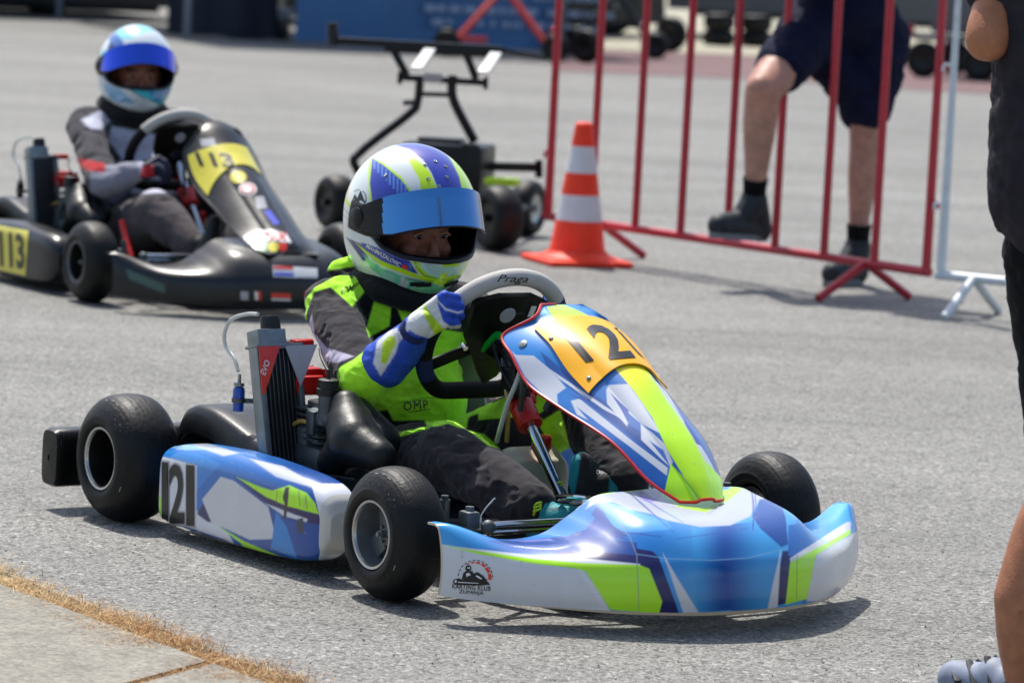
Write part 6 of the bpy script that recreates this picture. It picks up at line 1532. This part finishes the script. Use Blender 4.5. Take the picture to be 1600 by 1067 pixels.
        m = MB(); m.tube([a + V(0, 0, -.035), a + V(0, 0, .0), a + V(.0, 0, .02)], [.047, .044, .045], 24, cap=False); m.build('sock', M_['black_cloth'], root)
        m = MB()
        for k in range(3): c = heel.lerp(toe, .35 + .22 * k); n = Vector((-L3.y, L3.x, 0)); m.beam(c + n * .040 + V(0, 0, .03), c + n * .010 + L3 * .04 + V(0, 0, .078 - .014 * k), .012, .006, bev=.001); m.beam(c - n * .040 + V(0, 0, .03), c - n * .010 + L3 * .04 + V(0, 0, .078 - .014 * k), .012, .006, bev=.001)
        m.build('shoe_stripe', M_['shoe_dark'], so)
bystander()
# ---------------------------------------------------------------- far side of the paddock
mk('tarp_blue', '#4173a3', 0.5, var=.15, scale=1.5, bump=.01, bscale=2.5); mk('tarp_navy', '#10182c', 0.6, var=.2, scale=1.5, bump=.01, bscale=2.5); mk('lettering_white', '#9fb2c8', .6); mk('van_dark', '#15171b', .35, coat=.4); mk('van_grey', '#5c5f63', .4, coat=.3, metal=.2)
mk('pole_grey', '#6f7985', .45, metal=.3); mk('frame_red', '#c02c1c', .45, coat=.2); mk('glass_dark', '#0a0d10', .08, spec=.7); mk('tent_roof', '#1a2c52', .6); mk('crate_white', '#b9bcba', .6); mk('lamp_red', '#a01410', .3)
def g3(x, y): p = ground(x, y); return V(p.x, p.y, 0)
def tent():
    A, B_ = g3(288, 62), g3(872, 84); x = (B_ - A).normalized(); n = Vector((-x.y, x.x, 0)); L_ = (B_ - A).length; C_ = g3(432, 64)
    root = empty('event_tent', Matrix.Translation(A)); tag(root, 'large tent with blue printed side wall across the back', 'tent')
    s0 = (C_ - A).dot(x)
    def wall(a, b, off, m, name):
        nx = 60; G = np.zeros((nx, 12, 3))
        for i in range(nx):
            s = a + (b - a) * i / (nx - 1)
            for j in range(12): h = .02 + 2.2 * j / 11; p = x * s + n * (off + .02 * math.sin(s * 6 + h) + .012 * math.sin(s * 17)); G[i, j] = (p.x, p.y, h)
        return shell(name, G, [m], root, th=.006)
    w1 = wall(0, s0, .5, M_['tarp_navy'], 'side_wall'); w2 = wall(s0, L_, .0, M_['tarp_blue'], 'side_wall')
    mm = Matrix.Translation(A)
    for t, c, ex, ey in (('KART RACING TEAM', (636, 22), (190, 8), (-.5, -12)), ('PADDOCK SERVICE', (660, 42), (150, 8), (-.5, -9))): pass
    m = MB()
    rng = random.Random(11)
    for row, h in ((0, .50), (1, .36), (2, .24)):
        s = s0 + 1.2
        while s < s0 + 3.0:
            wd = rng.uniform(.03, .075)
            if rng.random() < .82: m.box(x * s - n * .045 + V(0, 0, h), (wd, .004, .055), Matrix((x, n, V(0, 0, 1))).transposed())
            s += wd + .02
    m.build('wall_print', M_['lettering_white'], w2)
    for k in (0, 1):
        for d in (-.06, 4.0): s = L_ * k; m = MB(); p = x * s + n * d; m.box((p.x, p.y, 1.2), (.06, .06, 2.4), bev=.005); m.build('tent_pole', M_['pole_grey'], root)
    G = np.zeros((3, 3, 3))
    for i, s in enumerate((-.2, L_ / 2, L_ + .2)):
        for j, d in enumerate((-.3, 2, 4.3)): p = x * s + n * d; G[i, j] = (p.x, p.y, 2.4 + (.9 if j == 1 else 0))
    shell('canopy', G, [M_['tent_roof']], root, th=.02)
    return A, x, n
TA, TX, TN = tent()
def crate(x, y, w_, h, mname, label, dz=0.0):
    c = g3(x, y); root = empty('storage_crate', Matrix.Translation(c)); tag(root, label, 'crate', 'crates before the tent')
    m = MB(); m.box((0, 0, h / 2 + .002), (w_, .35, h), bev=.015); m.build('crate_body', M_[mname], root); m = MB(); m.box((0, 0, h + .012), (w_ + .02, .37, .09), bev=.01); m.build('lid', M_['crate_white'], root)
crate(383, 60, .34, .2, 'tarp_navy', 'low box with pale lid left of the blue tent wall'); crate(441, 62, .12, .22, 'van_dark', 'narrow box with pale lid where the blue wall starts')
def vehicle(A, B_, m, label, name='parked_van', H_=2.1, clr=.30, wheels=(.16, .80), Dp=1.9):
    x = (B_ - A).normalized(); n = Vector((-x.y, x.x, 0)); L_ = (B_ - A).length; root = empty(name, Matrix.Translation(A)); tag(root, label, 'van', 'vehicles parked at the back')
    rot = Matrix((x, n, V(0, 0, 1))).transposed(); mb = MB()
    prof = [(0, clr), (0, 1.1), (.15, H_ - .1), (.35, H_), (L_ - 1.3, H_), (L_ - .55, 1.25), (L_ - .08, 1.0), (L_, clr)]
    mb.prism([x * s + V(0, 0, h) + n * .02 for s, h in prof], n * Dp); mb.build('body', m, root, smooth=False)
    mb = MB(); mb.prism([x * s + V(0, 0, h) + n * .008 for s, h in ((L_ - 1.9, 1.25), (L_ - .72, 1.25), (L_ - 1.32, H_ - .12), (L_ - 1.9, H_ - .12))], n * .02); mb.prism([x * s + V(0, 0, h) + n * .008 for s, h in ((.5, 1.25), (L_ - 2.05, 1.25), (L_ - 2.05, H_ - .15), (.5, H_ - .15))], n * .02); mb.build('window', M_['glass_dark'], root, smooth=False)
    mb = MB(); mb.box(x * (L_ / 2) + n * 1.0 + V(0, 0, clr), (L_ * .9, Dp * .85, .12), rot); mb.build('underbody', M_['black_metal'], root)
    for s in wheels:
        for d in (.12, Dp - .08): c = x * (L_ * s) + n * d; simple_wheel(root, V(c.x, c.y, .32), n, .32, .10, rimm='rim_grey')
    mb = MB(); mb.box(x * .01 + n * .25 + V(0, 0, .8), (.04, .14, .3), rot, bev=.01); mb.build('tail_lamp', M_['lamp_red'], root)
a = g3(-60, 26); b = g3(300, 38); vehicle(a + (a - b).normalized() * 2.3 + V(0, .8, 0), b + V(-.1, .8, 0), M_['van_dark'], 'black van parked at the far left behind the black kart', clr=.12, wheels=(.2, .68))
a = g3(1048, 66); b = g3(1500, 92); d = (b - a).normalized(); vehicle(a + V(0, 1.6, 0), a + V(0, 1.6, 0) + d * 4.7, M_['van_grey'], 'grey van parked beyond the red barrier', clr=.30, wheels=(.40, .9))
a = g3(872, 60); b = g3(1046, 66); d = (b - a).normalized(); vehicle(b + V(0, 1.2, 0) - d * 4.4, b + V(0, 1.2, 0), M_['van_dark'], 'dark van parked behind the tent end left of the grey van', clr=.14, wheels=(.2, .86))
# red kart stand and a second bare one
def aframe(px, py, m, label, sc=1.0, flip=1):
    c = g3(px, py); root = empty('kart_stand', Matrix.Translation(c)); tag(root, label, 'kart stand', 'kart stands at the back')
    mb = MB()
    for s in (-1, 1):
        mb.tube([V(-.42 * s * sc, .25, .10), V(.0, 0.0, .62), V(.30 * s * sc, -.25, .80)], .026, 10); mb.tube([V(-.42 * s * sc, -.25, .10), V(.0, -.02, .60), V(.30 * s * sc, .2, .80)], .026, 10)
    mb.beam(V(-.50 * sc, -.25, .16), V(-.12 * sc, -.25, .16), .05, .05, bev=.005); mb.beam(V(-.42 * sc, .25, .10), V(-.42 * sc, -.25, .10), .04, .04); mb.beam(V(.42 * sc, .25, .10), V(.42 * sc, -.25, .10), .04, .04); mb.build('frame', m, root)
    mb = MB(); mb.beam(V(-.5, -.2, .82), V(.5, -.2, .82), .04, .04); mb.beam(V(-.5, .2, .82), V(.5, .2, .82), .04, .04); mb.build('top_rail', m, root)
    for sx in (-1, 1):
        for sy in (-1, 1): simple_wheel(root, V(.46 * sx * sc, .27 * sy, .12), (.3, 1, 0), .12, .045)
aframe(782, 92, M_['frame_red'], 'red tubular kart stand with small black wheels before the blue tent wall')
aframe(958, 88, M_['black_metal'], 'black tubular kart stand behind the left end of the red barrier', .8)
def loose(name, x, y, lab, z=0, flat=False, Rt=.13, hw=.06, rm='rim_dark', grp='spare kart wheels', ax=(.6, .8, 0)):
    c = g3(x, y); root = empty(name, Matrix.Translation(c)); tag(root, lab, 'wheel', grp); simple_wheel(root, V(0, 0, z + (hw if flat else Rt)), (0, 0, 1) if flat else ax, Rt, hw, name='wheel_assembly', rimm=rm)
loose('spare_wheel', 915, 100, 'upright black kart wheel by the left end of the red barrier', Rt=.15)
loose('spare_wheel', 1047, 82, 'upright black kart wheel between the third and fourth barrier bars', Rt=.17)
loose('spare_wheel', 1122, 72, 'lower kart wheel of the stack left of the navy shorts', flat=True, Rt=.16, hw=.08); loose('spare_wheel', 1122, 72, 'upper kart wheel of the stack left of the navy shorts', z=.162, flat=True, Rt=.16, hw=.08, rm='rim_lip')
loose('spare_wheel', 1180, 74, 'lower kart wheel of the pile touching the navy shorts', flat=True, Rt=.16, hw=.08, rm='rim_lip'); loose('spare_wheel', 1180, 74, 'upper kart wheel of the pile touching the navy shorts', z=.162, flat=True, Rt=.16, hw=.08, rm='rim_lip')
def trailer():
    c = g3(1438, 122); root = empty('kart_trailer', Matrix.Translation(c)); tag(root, 'small grey trailer with black wheels beyond the right end of the barrier', 'trailer'); x = (g3(1530, 128) - c).normalized(); n = Vector((-x.y, x.x, 0)); rot = Matrix((x, n, V(0, 0, 1))).transposed()
    mb = MB(); mb.beam(x * -.1 + V(0, 0, .36), x * .6 + V(0, 0, .36), .07, .06, bev=.008); mb.box(x * .8 + n * .6 + V(0, 0, .62), (1.5, 1.1, .45), rot, bev=.02); mb.build('body', M_['van_grey'], root)
    for s in (.02, .52): p = x * s; simple_wheel(root, V(p.x, p.y, .16), n, .16, .06)
    for s in (.02, .52): p = x * s + n * 1.1; simple_wheel(root, V(p.x, p.y, .16), n, .16, .06)
    mb = MB(); mb.box(x * -.11 + V(0, 0, .40), (.05, .08, .10), rot, bev=.01); mb.build('tail_lamp', M_['lamp_red'], root)
trailer()
